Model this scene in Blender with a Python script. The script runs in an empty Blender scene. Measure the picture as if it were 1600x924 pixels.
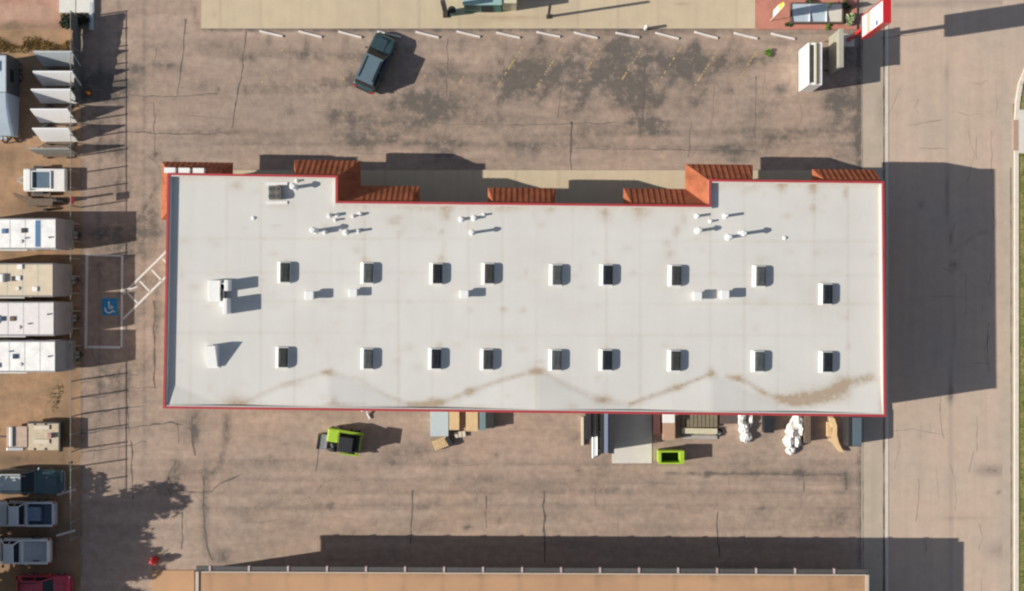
import bpy, bmesh, math, random
from mathutils import Vector, Matrix, noise
random.seed(7)
S, H = 19.0, 92.0                      # pixels of the survey per metre on the ground, drone height
sc = bpy.context.scene
C = sc.collection
R = math.radians

def P(px, py, z=0.0):                  # survey pixel -> metres, for something seen at height z
    k = (H - z) / H / S
    return Vector(((px - 800) * k, (462 - py) * k, z))

# ------------------------------------------------------------------ materials
MATS = {}
def M(name, col, rough=0.7, var=0.12, scale=3.0, metal=0.0, bump=0.0, bscale=30.0, spec=0.5, coat=0.0):
    if name in MATS: return MATS[name]
    m = bpy.data.materials.new(name); m.use_nodes = True; MATS[name] = m
    nt = m.node_tree; b = nt.nodes['Principled BSDF']
    b.inputs['Roughness'].default_value = rough; b.inputs['Metallic'].default_value = metal
    b.inputs['Specular IOR Level'].default_value = spec
    b.inputs['Coat Weight'].default_value = coat
    tc = nt.nodes.new('ShaderNodeTexCoord')
    n = nt.nodes.new('ShaderNodeTexNoise'); n.inputs['Scale'].default_value = scale
    n.inputs['Detail'].default_value = 6; n.inputs['Roughness'].default_value = 0.65
    nt.links.new(tc.outputs['Object'], n.inputs['Vector'])
    r = nt.nodes.new('ShaderNodeMapRange'); r.inputs[1].default_value = 0.3; r.inputs[2].default_value = 0.7
    r.inputs[3].default_value = 1 - var; r.inputs[4].default_value = 1 + var
    nt.links.new(n.outputs[0], r.inputs[0])
    mx = nt.nodes.new('ShaderNodeVectorMath'); mx.operation = 'SCALE'
    mx.inputs[0].default_value = col[:3]; nt.links.new(r.outputs[0], mx.inputs['Scale'])
    nt.links.new(mx.outputs[0], b.inputs['Base Color'])
    if bump:
        n2 = nt.nodes.new('ShaderNodeTexNoise'); n2.inputs['Scale'].default_value = bscale; n2.inputs['Detail'].default_value = 4
        nt.links.new(tc.outputs['Object'], n2.inputs['Vector'])
        bp = nt.nodes.new('ShaderNodeBump'); bp.inputs['Strength'].default_value = bump; bp.inputs['Distance'].default_value = 0.02
        nt.links.new(n2.outputs[0], bp.inputs['Height']); nt.links.new(bp.outputs[0], b.inputs['Normal'])
    return m

def ground_mat(name, c1, c2, stain_col, big=0.12, mid=1.1, fine=14.0, bump=0.35, streak=None, fine_amt=0.16, mida=.2, brs=1.1, brr=(0, 1.7), smax=.95):
    """weathered ground: two base tones, mid blotches, aggregate, and the stains of the 'stain' attribute"""
    m = bpy.data.materials.new(name); m.use_nodes = True; MATS[name] = m
    nt = m.node_tree; L = nt.links.new; b = nt.nodes['Principled BSDF']
    b.inputs['Roughness'].default_value = 0.92; b.inputs['Specular IOR Level'].default_value = 0.25
    tc = nt.nodes.new('ShaderNodeTexCoord')
    def nz(scale, det=6, rough=0.6, vec=None):
        n = nt.nodes.new('ShaderNodeTexNoise'); n.inputs['Scale'].default_value = scale
        n.inputs['Detail'].default_value = det; n.inputs['Roughness'].default_value = rough
        L(vec or tc.outputs['Object'], n.inputs['Vector']); return n.outputs[0]
    def mr(o, a, bb, c, d):
        r = nt.nodes.new('ShaderNodeMapRange'); r.inputs[1].default_value = a; r.inputs[2].default_value = bb
        r.inputs[3].default_value = c; r.inputs[4].default_value = d; L(o, r.inputs[0]); return r.outputs[0]
    def math_(op, a, bb):
        n = nt.nodes.new('ShaderNodeMath'); n.operation = op
        for i, v in enumerate((a, bb)):
            if isinstance(v, (int, float)): n.inputs[i].default_value = v
            else: L(v, n.inputs[i])
        return n.outputs[0]
    mix = nt.nodes.new('ShaderNodeMix'); mix.data_type = 'RGBA'
    mix.inputs[6].default_value = (*c1, 1); mix.inputs[7].default_value = (*c2, 1)
    L(mr(nz(big, 8, 0.62), 0.38, 0.62, 0, 1), mix.inputs[0])
    mult = mr(nz(mid, 8, 0.7), 0.25, 0.75, 1 - mida, 1 + mida)
    mult = math_('MULTIPLY', mult, mr(nz(fine, 5, 0.75), 0.25, 0.75, 1 - fine_amt, 1 + fine_amt))
    if streak:
        mp = nt.nodes.new('ShaderNodeMapping'); mp.inputs['Scale'].default_value = streak
        L(tc.outputs['Object'], mp.inputs['Vector'])
        mult = math_('MULTIPLY', mult, mr(nz(1.0, 5, 0.6, mp.outputs[0]), 0.3, 0.7, 1 - .7 * mida, 1 + .5 * mida))
    sv = nt.nodes.new('ShaderNodeVectorMath'); sv.operation = 'SCALE'
    L(mix.outputs[2], sv.inputs[0]); L(mult, sv.inputs['Scale'])
    at = nt.nodes.new('ShaderNodeAttribute'); at.attribute_name = 'stain'
    brk = mr(nz(brs, 9, 0.78), 0.28, 0.72, *brr)
    fac = math_('MINIMUM', math_('MULTIPLY', at.outputs['Fac'], brk), smax)
    m2 = nt.nodes.new('ShaderNodeMix'); m2.data_type = 'RGBA'
    L(fac, m2.inputs[0]); L(sv.outputs[0], m2.inputs[6]); m2.inputs[7].default_value = (*stain_col, 1)
    L(m2.outputs[2], b.inputs['Base Color'])
    bp = nt.nodes.new('ShaderNodeBump'); bp.inputs['Strength'].default_value = bump; bp.inputs['Distance'].default_value = 0.02
    L(nz(fine * 1.5, 4, 0.7), bp.inputs['Height']); L(bp.outputs[0], b.inputs['Normal'])
    return m

asphalt = ground_mat('weathered_asphalt', (.405, .298, .230), (.345, .268, .216), (.085, .082, .075), mid=1.5, streak=(.09, .8, 1), fine_amt=.24, mida=.25, brs=1.25, brr=(-.15, 1.6), smax=.82)
road_m = ground_mat('road_asphalt', (.50, .385, .30), (.455, .365, .295), (.18, .15, .13), fine_amt=.08, mida=.1, streak=(1.1, .05, 1))
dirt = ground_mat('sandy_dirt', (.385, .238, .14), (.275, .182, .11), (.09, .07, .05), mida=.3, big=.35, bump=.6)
redgravel = ground_mat('red_gravel', (.40, .22, .16), (.46, .30, .22), (.2, .14, .09), big=.5, fine=9, bump=.6, fine_amt=.25)
concrete = ground_mat('walk_concrete', (.55, .455, .315), (.51, .42, .295), (.30, .21, .14), fine_amt=.05, mida=.06, streak=(1.5, .06, 1))
gutter_m = ground_mat('gutter_concrete', (.47, .395, .31), (.42, .35, .28), (.2, .18, .15), fine_amt=.07, mida=.1)
roof_m = ground_mat('roof_membrane', (.605, .598, .562), (.575, .567, .532), (.33, .235, .14), brs=2.6, brr=(.15, 1.35), smax=.8, big=.09, mid=.5, fine=6, bump=.08, fine_amt=.02, mida=.03, streak=(.9, .03, 1))
tanroof = ground_mat('tan_roof_coating', (.485, .295, .172), (.43, .262, .152), (.22, .14, .08), fine_amt=.06, mid=.6, bump=.2, mida=.07)
brickpave = ground_mat('red_brick_paving', (.50, .22, .155), (.44, .19, .14), (.2, .1, .07), fine=20, fine_amt=.2)
grass_g = ground_mat('turf_soil', (.16, .19, .05), (.30, .25, .10), (.1, .08, .04), big=.9)

white = M('white_paint', (.78, .78, .76), .45, .04, 2)
dwhite = M('dusty_white', (.70, .69, .66), .6, .08, 1.5)
cream = M('cream_membrane', (.60, .51, .37), .7, .09, 1.5)
capgrey = M('grey_fibreglass', (.25, .25, .265), .4, .10, 2)
shadeblue = M('shade_blue_skin', (.36, .43, .49), .45, .06, 2)  # shade on the white camper skin put into its colour
black = M('black_rubber', (.02, .02, .02), .8, .2, 8)
blackm = M('black_metal', (.03, .03, .033), .5, .2, 6)
darkgl = M('tinted_glass', (.012, .017, .022), .15, .1, 2, spec=.35)
dome_m = M('smoked_acrylic', (.014, .018, .022), .3, .15, 3, spec=.25)
chrome = M('bright_metal', (.55, .56, .57), .3, .06, 4, metal=.9)
galv = M('galvanised_steel', (.42, .44, .45), .45, .10, 6, metal=.6)
redcop = M('red_coping', (.40, .045, .05), .45, .12, 1.2)
rust = M('rust_orange_metal', (.335, .112, .056), .85, .3, 1.0, spec=.1)
stucco = M('tan_stucco', (.46, .35, .25), .9, .06, 2, bump=.3)
stucco2 = M('brown_stucco', (.30, .24, .19), .9, .08, 2, bump=.3)
wood = M('weathered_wood', (.42, .31, .18), .85, .2, 5)
woodd = M('dark_wood', (.15, .11, .08), .9, .2, 5)
ply = M('plywood', (.62, .44, .24), .8, .12, 3)
lime = M('lime_paint', (.34, .53, .035), .5, .16, 5)
redp = M('red_paint', (.50, .02, .025), .35, .08, 3, coat=.3)
tealp = M('dark_teal_paint', (.035, .075, .085), .3, .08, 2, metal=.3, coat=.6)
slate = M('slate_paint', (.045, .08, .09), .35, .08, 2, metal=.3, coat=.5)
silver = M('silver_paint', (.60, .62, .63), .4, .1, 2, metal=.1, coat=.4)
navy = M('navy_paint', (.04, .07, .12), .35, .1, 2, metal=.2, coat=.4)
crims = M('crimson_paint', (.45, .03, .06), .35, .1, 2, coat=.5)
palegreen = M('pale_grey_green_paint', (.40, .45, .44), .4, .08, 2, coat=.3)
paintw = M('worn_white_marking', (.62, .60, .57), .8, .22, 9)
painty = M('worn_yellow_marking', (.46, .34, .12), .85, .25, 6)
bluep = M('blue_marking', (.02, .22, .42), .7, .15, 5)
tar_shade = M('crack_shadow_line', (.12, .105, .09), .85, .3, 3)  # shared by real cracks and the painted shadow lines
tar2 = M('hairline_crack', (.19, .155, .125), .9, .25, 3)
bark = M('bark', (.12, .09, .065), .95, .25, 6, bump=.6)
leaf = M('leaf_green', (.05, .085, .025), .7, .5, 1.2)
leaf2 = M('bright_leaf', (.14, .26, .04), .7, .35, 3)
leafd = M('dark_evergreen', (.022, .035, .016), .8, .4, 3)
leafp = M('pale_leaf', (.34, .42, .22), .7, .3, 5)
dryg = M('dry_grass_blade', (.42, .31, .13), .9, .3, 1.5)
greeng = M('grass_blade', (.13, .17, .04), .9, .4, .8)
khaki = M('khaki_panel', (.33, .32, .25), .6, .12, 2)
tealk = M('teal_panel', (.01, .17, .15), .5, .12, 3)
tealr = M('pale_teal_roof', (.28, .42, .40), .6, .08, 2)
fabric = M('grey_screen_fabric', (.10, .105, .10), .95, .2, 3)
stripe = M('blue_stripe', (.06, .17, .32), .5, .06, 3)
orange = M('orange_plastic', (.75, .28, .03), .5, .08, 4)
yellow = M('yellow_fabric', (.80, .55, .06), .7, .06, 4)
cardb = M('brown_box', (.36, .22, .15), .85, .12, 4)
glassb = M('blue_glass', (.42, .50, .56), .3, .1, 3)
pipe_m = M('white_pvc', (.72, .72, .70), .5, .06, 4)
palemetal = M('pale_sheet', (.46, .53, .55), .5, .06, 3)
hood_m = M('hood_white', (.74, .74, .72), .5, .05, 3)  # plain white of hoods, skylight curbs and vents
pinkish = M('pink_bracket', (.50, .38, .38), .7, .1, 4)

# ------------------------------------------------------------------ mesh helpers
class MB:
    def __init__(s): s.bm = bmesh.new()
    def v(s, pts): return [s.bm.verts.new(p) for p in pts]
    def face(s, pts):
        try: return s.bm.faces.new(s.v(pts))
        except ValueError: return None
    def box(s, x0, x1, y0, y1, z0, z1, bev=0.0, taper=0.0):
        t = taper
        vs = s.v([(x0, y0, z0), (x1, y0, z0), (x1, y1, z0), (x0, y1, z0),
                  (x0 + t, y0 + t, z1), (x1 - t, y0 + t, z1), (x1 - t, y1 - t, z1), (x0 + t, y1 - t, z1)])
        fs = [s.bm.faces.new([vs[i] for i in q]) for q in ((3, 2, 1, 0), (4, 5, 6, 7), (0, 1, 5, 4), (1, 2, 6, 5), (2, 3, 7, 6), (3, 0, 4, 7))]
        if bev:
            es = list({e for f in fs for e in f.edges})
            bmesh.ops.bevel(s.bm, geom=es, offset=bev, segments=2, affect='EDGES', profile=.6)
        return s
    def prism(s, poly, z0, z1):
        n = len(poly)
        lo = s.v([(p[0], p[1], z0) for p in poly]); hi = s.v([(p[0], p[1], z1) for p in poly])
        s.bm.faces.new(hi); s.bm.faces.new(lo[::-1])
        for i in range(n): s.bm.faces.new((lo[i], lo[(i + 1) % n], hi[(i + 1) % n], hi[i]))
        return s
    def loft(s, rings, cap=True):
        rv = [s.v(r) for r in rings]; n = len(rv[0])
        for a, b in zip(rv, rv[1:]):
            for i in range(n): s.bm.faces.new((a[i], a[(i + 1) % n], b[(i + 1) % n], b[i]))
        if cap: s.bm.faces.new(rv[0][::-1]); s.bm.faces.new(rv[-1])
        return s
    def tube(s, pts, rad, n=8):
        pts = [Vector(p) for p in pts]; rads = rad if isinstance(rad, (list, tuple)) else [rad] * len(pts)
        rings = []
        for i, p in enumerate(pts):
            d = (pts[min(i + 1, len(pts) - 1)] - pts[max(i - 1, 0)]).normalized()
            u = d.cross(Vector((0, 0, 1)) if abs(d.z) < .9 else Vector((1, 0, 0))).normalized(); w = d.cross(u)
            rings.append([p + (u * math.cos(6.2832 * k / n) + w * math.sin(6.2832 * k / n)) * rads[i] for k in range(n)])
        return s.loft(rings)
    def cyl(s, x, y, z0, z1, r, n=16, r2=None):
        return s.tube([(x, y, z0), (x, y, z1)], [r, r if r2 is None else r2], n)
    def bar(s, a, b, w, h=None):
        a, b = Vector(a), Vector(b); d = (b - a).normalized(); h = h or w
        u = d.cross(Vector((0, 0, 1)) if abs(d.z) < .95 else Vector((1, 0, 0))).normalized() * w / 2
        q = d.cross(u).normalized() * h / 2
        return s.loft([[p + u + q, p - u + q, p - u - q, p + u - q] for p in (a, b)])
    def build(s, name, mat, parent=None, loc=(0, 0, 0), rot=0.0, smooth=False):
        bmesh.ops.recalc_face_normals(s.bm, faces=s.bm.faces[:])
        me = bpy.data.meshes.new(name); s.bm.to_mesh(me); s.bm.free()
        if smooth:
            for p in me.polygons: p.use_smooth = True
        me.materials.append(mat)
        o = bpy.data.objects.new(name, me); C.objects.link(o)
        o.location = loc; o.rotation_euler = (0, 0, rot)
        if parent: o.parent = parent
        return o

def T(name, label, cat, loc=(0, 0, 0), rot=0.0, group=None):
    o = bpy.data.objects.new(name, None); C.objects.link(o); o.empty_display_size = .3
    o.location = loc; o.rotation_euler = (0, 0, rot)
    return tag(o, label, cat, group)
def tag(o, label, cat, group=None):
    o['label'] = label; o['category'] = cat
    if group: o['group'] = group
    return o
def st(o, kind='structure'): o['kind'] = kind; return o
def dup(root, loc, rot=None, label=None):
    r = root.copy(); C.objects.link(r); r.location = loc
    if rot is not None: r.rotation_euler = (0, 0, rot)
    if label: r['label'] = label
    for ch in list(root.children):
        c = ch.copy(); C.objects.link(c); c.parent = r
        for g in ch.children:
            d = g.copy(); C.objects.link(d); d.parent = c
    return r
ORD = 'first second third fourth fifth sixth seventh eighth ninth tenth eleventh twelfth thirteenth fourteenth'.split()

def seg_dist(p, a, b):
    ab = b - a; t = max(0, min(1, (p - a).dot(ab) / max(ab.length_squared, 1e-9)))
    return (p - a - ab * t).length, t

def sheet(name, x0, x1, y0, y1, z, mat, step=None, blobs=(), lines=(), zf=None, kind='structure', clip=None):
    """a flat sheet in metres, cut in a grid when it carries stains. blobs: (x, y, rx, ry, a); lines: (points, width, a)"""
    bm = bmesh.new(); lay = bm.verts.layers.float.new('stain')
    nx = max(1, int((x1 - x0) / step)) if step else 1; ny = max(1, int((y1 - y0) / step)) if step else 1
    rows = []
    ln = [([Vector(q) for q in pts], w, a, min(q[0] for q in pts) - 2 * w, max(q[0] for q in pts) + 2 * w, min(q[1] for q in pts) - 2 * w, max(q[1] for q in pts) + 2 * w) for pts, w, a in lines]
    for j in range(ny + 1):
        row = []
        for i in range(nx + 1):
            x = x0 + (x1 - x0) * i / nx; y = y0 + (y1 - y0) * j / ny
            s = 0.0; p = Vector((x, y))
            for bx, by, rx, ry, a in blobs:
                d = ((x - bx) / rx) ** 2 + ((y - by) / ry) ** 2
                if d < 4: s += a * math.exp(-d * 1.3)
            for pts, w, a, ax, bx, ay, by in ln:
                if ax < x < bx and ay < y < by:
                    d = min(seg_dist(p, q, r)[0] for q, r in zip(pts, pts[1:]))
                    if d < 2 * w: s += a * math.exp(-(d / w) ** 2 * 1.5)
            vv = bm.verts.new((x, y, z + (zf(x, y) if zf else 0))); vv[lay] = min(s, 1.4); row.append(vv)
        rows.append(row)
    for j in range(ny):
        for i in range(nx):
            if clip and not clip((x0 + (x1 - x0) * (i + .5) / nx), (y0 + (y1 - y0) * (j + .5) / ny)): continue
            bm.faces.new((rows[j][i], rows[j][i + 1], rows[j + 1][i + 1], rows[j + 1][i]))
    loose = [v for v in bm.verts if not v.link_faces]
    if loose: bmesh.ops.delete(bm, geom=loose, context='VERTS')
    me = bpy.data.meshes.new(name); bm.to_mesh(me); bm.free(); me.materials.append(mat)
    o = bpy.data.objects.new(name, me); C.objects.link(o)
    if kind: o['kind'] = kind
    return o

def gx(px): return (px - 800) / S
def gy(py): return (462 - py) / S
def pb(lst): return [(gx(x), gy(y), rx / S, ry / S, a) for x, y, rx, ry, a in lst]
def pl(lst): return [([(gx(x), gy(y)) for x, y in pts], w / S, a) for pts, w, a in lst]

# ------------------------------------------------------------------ the ground
base = MB(); base.face([(-900, -900, -.012), (900, -900, -.012), (900, 900, -.012), (-900, 900, -.012)])
st(base.build('terrain', dirt))
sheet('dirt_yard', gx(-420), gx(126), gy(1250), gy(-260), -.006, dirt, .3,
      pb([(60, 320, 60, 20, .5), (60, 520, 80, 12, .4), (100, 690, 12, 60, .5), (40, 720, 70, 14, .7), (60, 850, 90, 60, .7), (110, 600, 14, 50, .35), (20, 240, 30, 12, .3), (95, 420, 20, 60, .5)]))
sheet('gravel_yard', gx(-420), gx(94), gy(47), gy(-260), .002, redgravel, .3, pb([(60, 42, 80, 8, .8), (10, 44, 30, 8, .7), (22, 38, 8, 6, 1.0), (70, 20, 12, 6, .4)]))
lot_blobs = [(860, 95, 41.7, 30.5, 0.52), (905, 95, 25, 28.4, 0.65), (955, 90, 29.2, 32.7, 0.65), (1000, 100, 31.3, 13.1, 0.62), (975, 130, 41.7, 26.2, 0.48), (1005, 150, 18.8, 21.8, 0.54),
    (1060, 92, 60, 12, .75), (1120, 100, 40, 12, .8), (1180, 95, 40, 12, .8), (1085, 85, 12, 18, .8), (830, 120, 16, 30, .7), (805, 110, 20, 20, .5), (760, 125, 25, 12, .5), (450, 85, 40, 8, .55), (530, 88, 30, 7, .5),
    (520, 180, 14, 18, .5), (590, 195, 40, 12, .4), (700, 155, 60, 12, .5), (900, 165, 30, 20, .6), (1000, 175, 20, 30, .5), (1080, 150, 30, 40, .35), (1190, 170, 40, 20, .4), (1310, 170, 30, 60, .65), (1340, 200, 12, 60, .7),
    (1250, 205, 50, 16, .45), (340, 75, 50, 14, .4), (420, 65, 5, 14, .7), (480, 66, 5, 14, .65), (540, 68, 5, 14, .7), (720, 70, 6, 14, .6), (790, 72, 6, 14, .5), (845, 60, 6, 12, .7), (965, 68, 6, 14, .7), (1090, 72, 6, 14, .6), (1155, 72, 6, 14, .6),
    (320, 135, 14, 12, .5), (340, 140, 5, 8, .9), (384, 141, 4, 6, .9), (650, 225, 90, 10, .35), (900, 225, 90, 14, .3), (1150, 235, 90, 10, .35), (420, 225, 60, 14, .3),
    (640, 705, 50, 14, .65), (610, 720, 14, 10, .5), (420, 720, 30, 12, .45), (520, 735, 40, 10, .4), (300, 670, 20, 26, .5), (355, 665, 8, 30, .55), (305, 670, 6, 30, .85), (275, 735, 10, 24, .8), (320, 800, 7, 70, .8), (345, 870, 22, 14, .85),
    (740, 745, 40, 6, .4), (905, 735, 6, 5, .7), (1105, 742, 7, 7, .9), (950, 765, 40, 8, .5), (1250, 738, 14, 8, .8), (1180, 740, 120, 6, .4), (1320, 755, 20, 30, .35), (1300, 820, 40, 22, .4), (730, 825, 8, 5, .9), (775, 712, 5, 5, .7), (780, 815, 5, 6, .6), (550, 832, 7, 5, .6), (585, 818, 4, 4, .8), (515, 763, 4, 5, .8), (516, 790, 4, 5, .8), (450, 838, 4, 6, .6), (1190, 795, 5, 3, .7), (1115, 790, 5, 3, .7), (430, 850, 40, 6, .3),
    (270, 260, 30, 14, .4), (230, 335, 16, 10, .5), (245, 500, 7, 80, .5), (240, 330, 8, 60, .5), (200, 600, 6, 60, .4), (160, 610, 40, 20, .35), (140, 680, 20, 20, .3)]
rbk = random.Random(31)
for i_ in range(150):
    x_, y_ = rbk.choice([(rbk.uniform(210, 1340), rbk.triangular(60, 255, 90)), (rbk.uniform(210, 1340), rbk.uniform(60, 255)), (rbk.uniform(260, 1340), rbk.uniform(655, 835)), (rbk.uniform(130, 250), rbk.uniform(20, 720))])
    rx_ = rbk.uniform(8, 46); lot_blobs.append((x_, y_, rx_, rx_ * rbk.uniform(.25, .7), rbk.uniform(.3, .8) * (1 if y_ < 260 else .55)))
lot_blobs += [(780, 150, 640, 110, .21), (440, 140, 60, 16, .4), (560, 215, 70, 12, .4), (700, 110, 34, 14, .5), (640, 165, 50, 12, .4), (780, 190, 60, 14, .4), (330, 200, 60, 14, .35), (800, 780, 640, 110, .08), (190, 400, 60, 420, .22)]
lot_lines = [([(250, y_), (600, y_ + 6 * rbk.uniform(-1, 1)), (1000, y_ + 8 * rbk.uniform(-1, 1)), (1340, y_)], 4.5, .26) for y_ in (206, 226, 722, 748, 770, 796)] + [([(x_, 0), (x_ + 3 * rbk.uniform(-1, 1), 400), (x_, 720)], 4, .3) for x_ in (158, 186, 226)] + [([(x_ - 2 + rbk.uniform(-8, 8), 64), (x_ - 32, 112), (x_ - 62, 162)], rbk.uniform(7, 12), .42) for x_ in range(845, 1200, 61)] + [([(355, 655), (350, 700), (335, 740)], 6, .5), ([(275, 250), (240, 300), (215, 345)], 4, .4), ([(1343, 40), (1345, 900)], 5, .8),
    ([(318, 46), (1340, 50)], 3.5, .9), ([(1040, 740), (1322, 742)], 3, .5), ([(1322, 742), (1323, 765)], 3, .6), ([(128, 40), (126, 900)], 4, .6), ([(300, 0), (310, 48)], 4, .5)]
sheet('parking_lot', gx(126), gx(1346), gy(1250), gy(-260), 0.0, asphalt, .26, pb(lot_blobs), pl(lot_lines))
sheet('gutter', gx(1346), gx(1383), gy(1250), gy(-260), .002, gutter_m, .3, pb([(1375, 175, 6, 40, .5), (1366, 770, 5, 90, .2)]), pl([([(1381, -100), (1381, 1100)], 1.6, 1.1), ([(1347, -100), (1348, 1100)], 1.2, .7)]))
k = MB(); k.box(gx(1383.4), gx(1388), gy(1250), gy(-260), -.01, .03, .008); st(k.build('gutter_edge', M('pale_kerb', (.58, .53, .46), .85, .1, 2)))
sheet('road', gx(1388), gx(1566), gy(1250), gy(-260), 0.0, road_m, .3,
      pb([(1550, 735, 30, 10, .8), (1490, 415, 6, 8, .9), (1485, 620, 6, 10, .9), (1440, 320, 4, 5, .8), (1478, 115, 3, 16, .8), (1560, 860, 20, 14, .5), (1500, 810, 50, 5, .3), (1560, 770, 5, 4, .8)]),
      pl([([(1483, -60), (1482, 250), (1479, 320), (1488, 390), (1490, 520), (1484, 640), (1484, 1100)], 2.2, .55), ([(1400, 8), (1600, 2)], 6, .5), ([(1488, 395), (1530, 363), (1560, 360)], 2, .4)]))
sheet('side_road', gx(1566), gx(1960), gy(162), gy(-260), -.002, road_m, .5)
sheet('road_gutter', gx(1566), gx(1583), gy(1250), gy(162), .003, gutter_m, .3, (), pl([([(1580, 300), (1580, 1100)], 1.5, 1.2), ([(1568, -60), (1568, 320)], 1.5, .6)]))
# far kerb with its corner radius, then verge
kp = [(1584, 1250), (1584, 240), (1584, 190), (1586, 160), (1591, 130), (1600, 108), (1615, 90), (1640, 78), (1760, 74)]
def kerb(name, pts, w, h, mat):
    m = MB(); rings = []
    for i, (x, y) in enumerate(pts):
        a = Vector((gx(pts[max(i - 1, 0)][0]), gy(pts[max(i - 1, 0)][1]))); b = Vector((gx(pts[min(i + 1, len(pts) - 1)][0]), gy(pts[min(i + 1, len(pts) - 1)][1])))
        d = (b - a).normalized(); n = Vector((d.y, -d.x)); p = Vector((gx(x), gy(y)))
        q = p + n * w
        rings.append([(p.x, p.y, -.02), (p.x, p.y, h - .02), ((p + n * .02).x, (p + n * .02).y, h), (q.x, q.y, h), (q.x, q.y, -.02)])
    m.loft(rings); return st(m.build(name, mat))
kerb('road_kerb', kp, .36, .13, M('kerb_concrete', (.64, .58, .49), .85, .1, 2))
m = MB(); m.prism([(gx(x), gy(y)) for x, y in ((1591.5, 1250), (1591.5, 168), (1594, 140), (1603, 115), (1616, 98), (1640, 86), (1960, 82), (1960, 1250))], -.02, .06); st(m.build('verge_ground', grass_g))
sheet('sidewalk', gx(1590.5), gx(1660), gy(240), gy(172), .135, M('pale_walk', (.62, .58, .52), .9, .07, 2), None)
m = MB(); m.box(gx(1582.2), gx(1590.4), gy(236), gy(188), .0, .138, .01)
st(m.build('ramp_pad', M('ramp_brick', (.40, .27, .21), .9, .15, 8)))
g = MB()
for i in range(5200):
    x, y = gx(random.uniform(1592, 1640)), gy(random.uniform(110, 1000))
    if 165 < 462 - y * S < 242: continue
    a = random.uniform(0, 6.28); h = random.uniform(.08, .22); w = .03
    g.face([(x - w * math.cos(a), y - w * math.sin(a), .06), (x + w * math.cos(a), y + w * math.sin(a), .06), (x + random.uniform(-.08, .08), y + random.uniform(-.08, .08), .06 + h)])
st(g.build('grass', greeng), 'stuff')
g = MB()
for i in range(3800):
    x, y = gx(random.uniform(-60, 112)), gy(random.triangular(56, 84, 70))
    if noise.noise(Vector((x * .6, y * 1.2, 3))) < -.15: continue
    a = random.uniform(0, 6.28); h = random.uniform(.08, .3); w = .03
    g.face([(x - w * math.cos(a), y - w * math.sin(a), 0), (x + w * math.cos(a), y + w * math.sin(a), 0), (x + random.uniform(-.15, .15), y + random.uniform(-.15, .15), h)])
st(g.build('dry_grass', dryg), 'stuff')
g = MB()
for i in range(900):
    x, y = gx(random.gauss(96, 9)), gy(random.uniform(590, 690))
    if noise.noise(Vector((x * .7, y * .7, 9))) < .05: continue
    a = random.uniform(0, 6.28); h = random.uniform(.05, .18); w = .03
    g.face([(x - w * math.cos(a), y - w * math.sin(a), 0), (x + w * math.cos(a), y + w * math.sin(a), 0), (x + random.uniform(-.1, .1), y + random.uniform(-.1, .1), h)])
st(g.build('weed_cover', greeng), 'stuff')

# walkways
def walk(name, x0, x1, y0, y1, h, mat, joints, step=.4, blobs=(), lines=()):
    m = MB(); m.box(gx(x0), gx(x1), gy(y1), gy(y0), -.02, h - .002, .0); st(m.build(name + '_kerb', M('walk_kerb', (.40, .34, .28), .9, .1, 2)))
    return sheet(name, gx(x0) + .03, gx(x1) - .03, gy(y1) + .03, gy(y0) - .03, h + .002, mat, step, pb(blobs), pl(list(lines) + [([(j, y0), (j, y1)], 2.0, .3) for j in joints]))
walk('north_walkway', 315, 1180, -260, 45.5, .14, concrete, range(345, 1180, 62), .22, [(790, 29, 70, 4, .6), (740, 38, 30, 4, .3), (335, 24, 3, 6, .5), (1066, 7, 12, 3, .6), (900, 30, 60, 10, .15)])
m = MB(); m.box(gx(1180.4), gx(1338), gy(46.5), gy(-260), -.02, .14, .0); st(m.build('brick_plaza', brickpave))
walk('front_walkway', 300, 1346, 266, 330, .12, concrete, range(330, 1346, 68), .25)
m = MB(); m.box(gx(238), gx(304), gy(1250), gy(891), -.02, .10, .01); st(m.build('side_walkway', tanroof))
m = MB(); m.box(gx(956.5), gx(1018.5), gy(724), gy(634), -.02, .05, .008); st(m.build('concrete_pad', M('pad_concrete', (.60, .57, .52), .9, .07, 1.2)))

# cracks, joints and painted fence and pole shadows of the paving, one mesh per kind
def paving_line(mb, pts, w, z=.004, wob=3.0, seed=0):
    P2 = []
    for (a, b) in zip(pts, pts[1:]):
        n = max(2, int(math.hypot(b[0] - a[0], b[1] - a[1]) / 7))
        for i in range(n): P2.append((a[0] + (b[0] - a[0]) * i / n, a[1] + (b[1] - a[1]) * i / n))
    P2.append(pts[-1])
    q = []
    for i, (x, y) in enumerate(P2):
        e = wob if 0 < i < len(P2) - 1 else 0
        q.append((gx(x + e * noise.noise(Vector((x * .06, y * .06, seed)))), gy(y + e * noise.noise(Vector((x * .06, y * .06, seed + 40))))))
    for i, (a, b) in enumerate(zip(q, q[1:])):
        d = Vector((b[0] - a[0], b[1] - a[1])); d.normalize(); n = Vector((-d.y, d.x))
        w0 = w * (.3 + 1.3 * abs(noise.noise(Vector((a[0] * .8, a[1] * .8, 5))))) / 2; w1 = w * (.3 + 1.3 * abs(noise.noise(Vector((b[0] * .8, b[1] * .8, 5))))) / 2
        e = d * .01
        mb.face([(a[0] - e.x + n.x * w0, a[1] - e.y + n.y * w0, z), (a[0] - e.x - n.x * w0, a[1] - e.y - n.y * w0, z), (b[0] + e.x - n.x * w1, b[1] + e.y - n.y * w1, z), (b[0] + e.x + n.x * w1, b[1] + e.y + n.y * w1, z)])
CR = MB()
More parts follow.
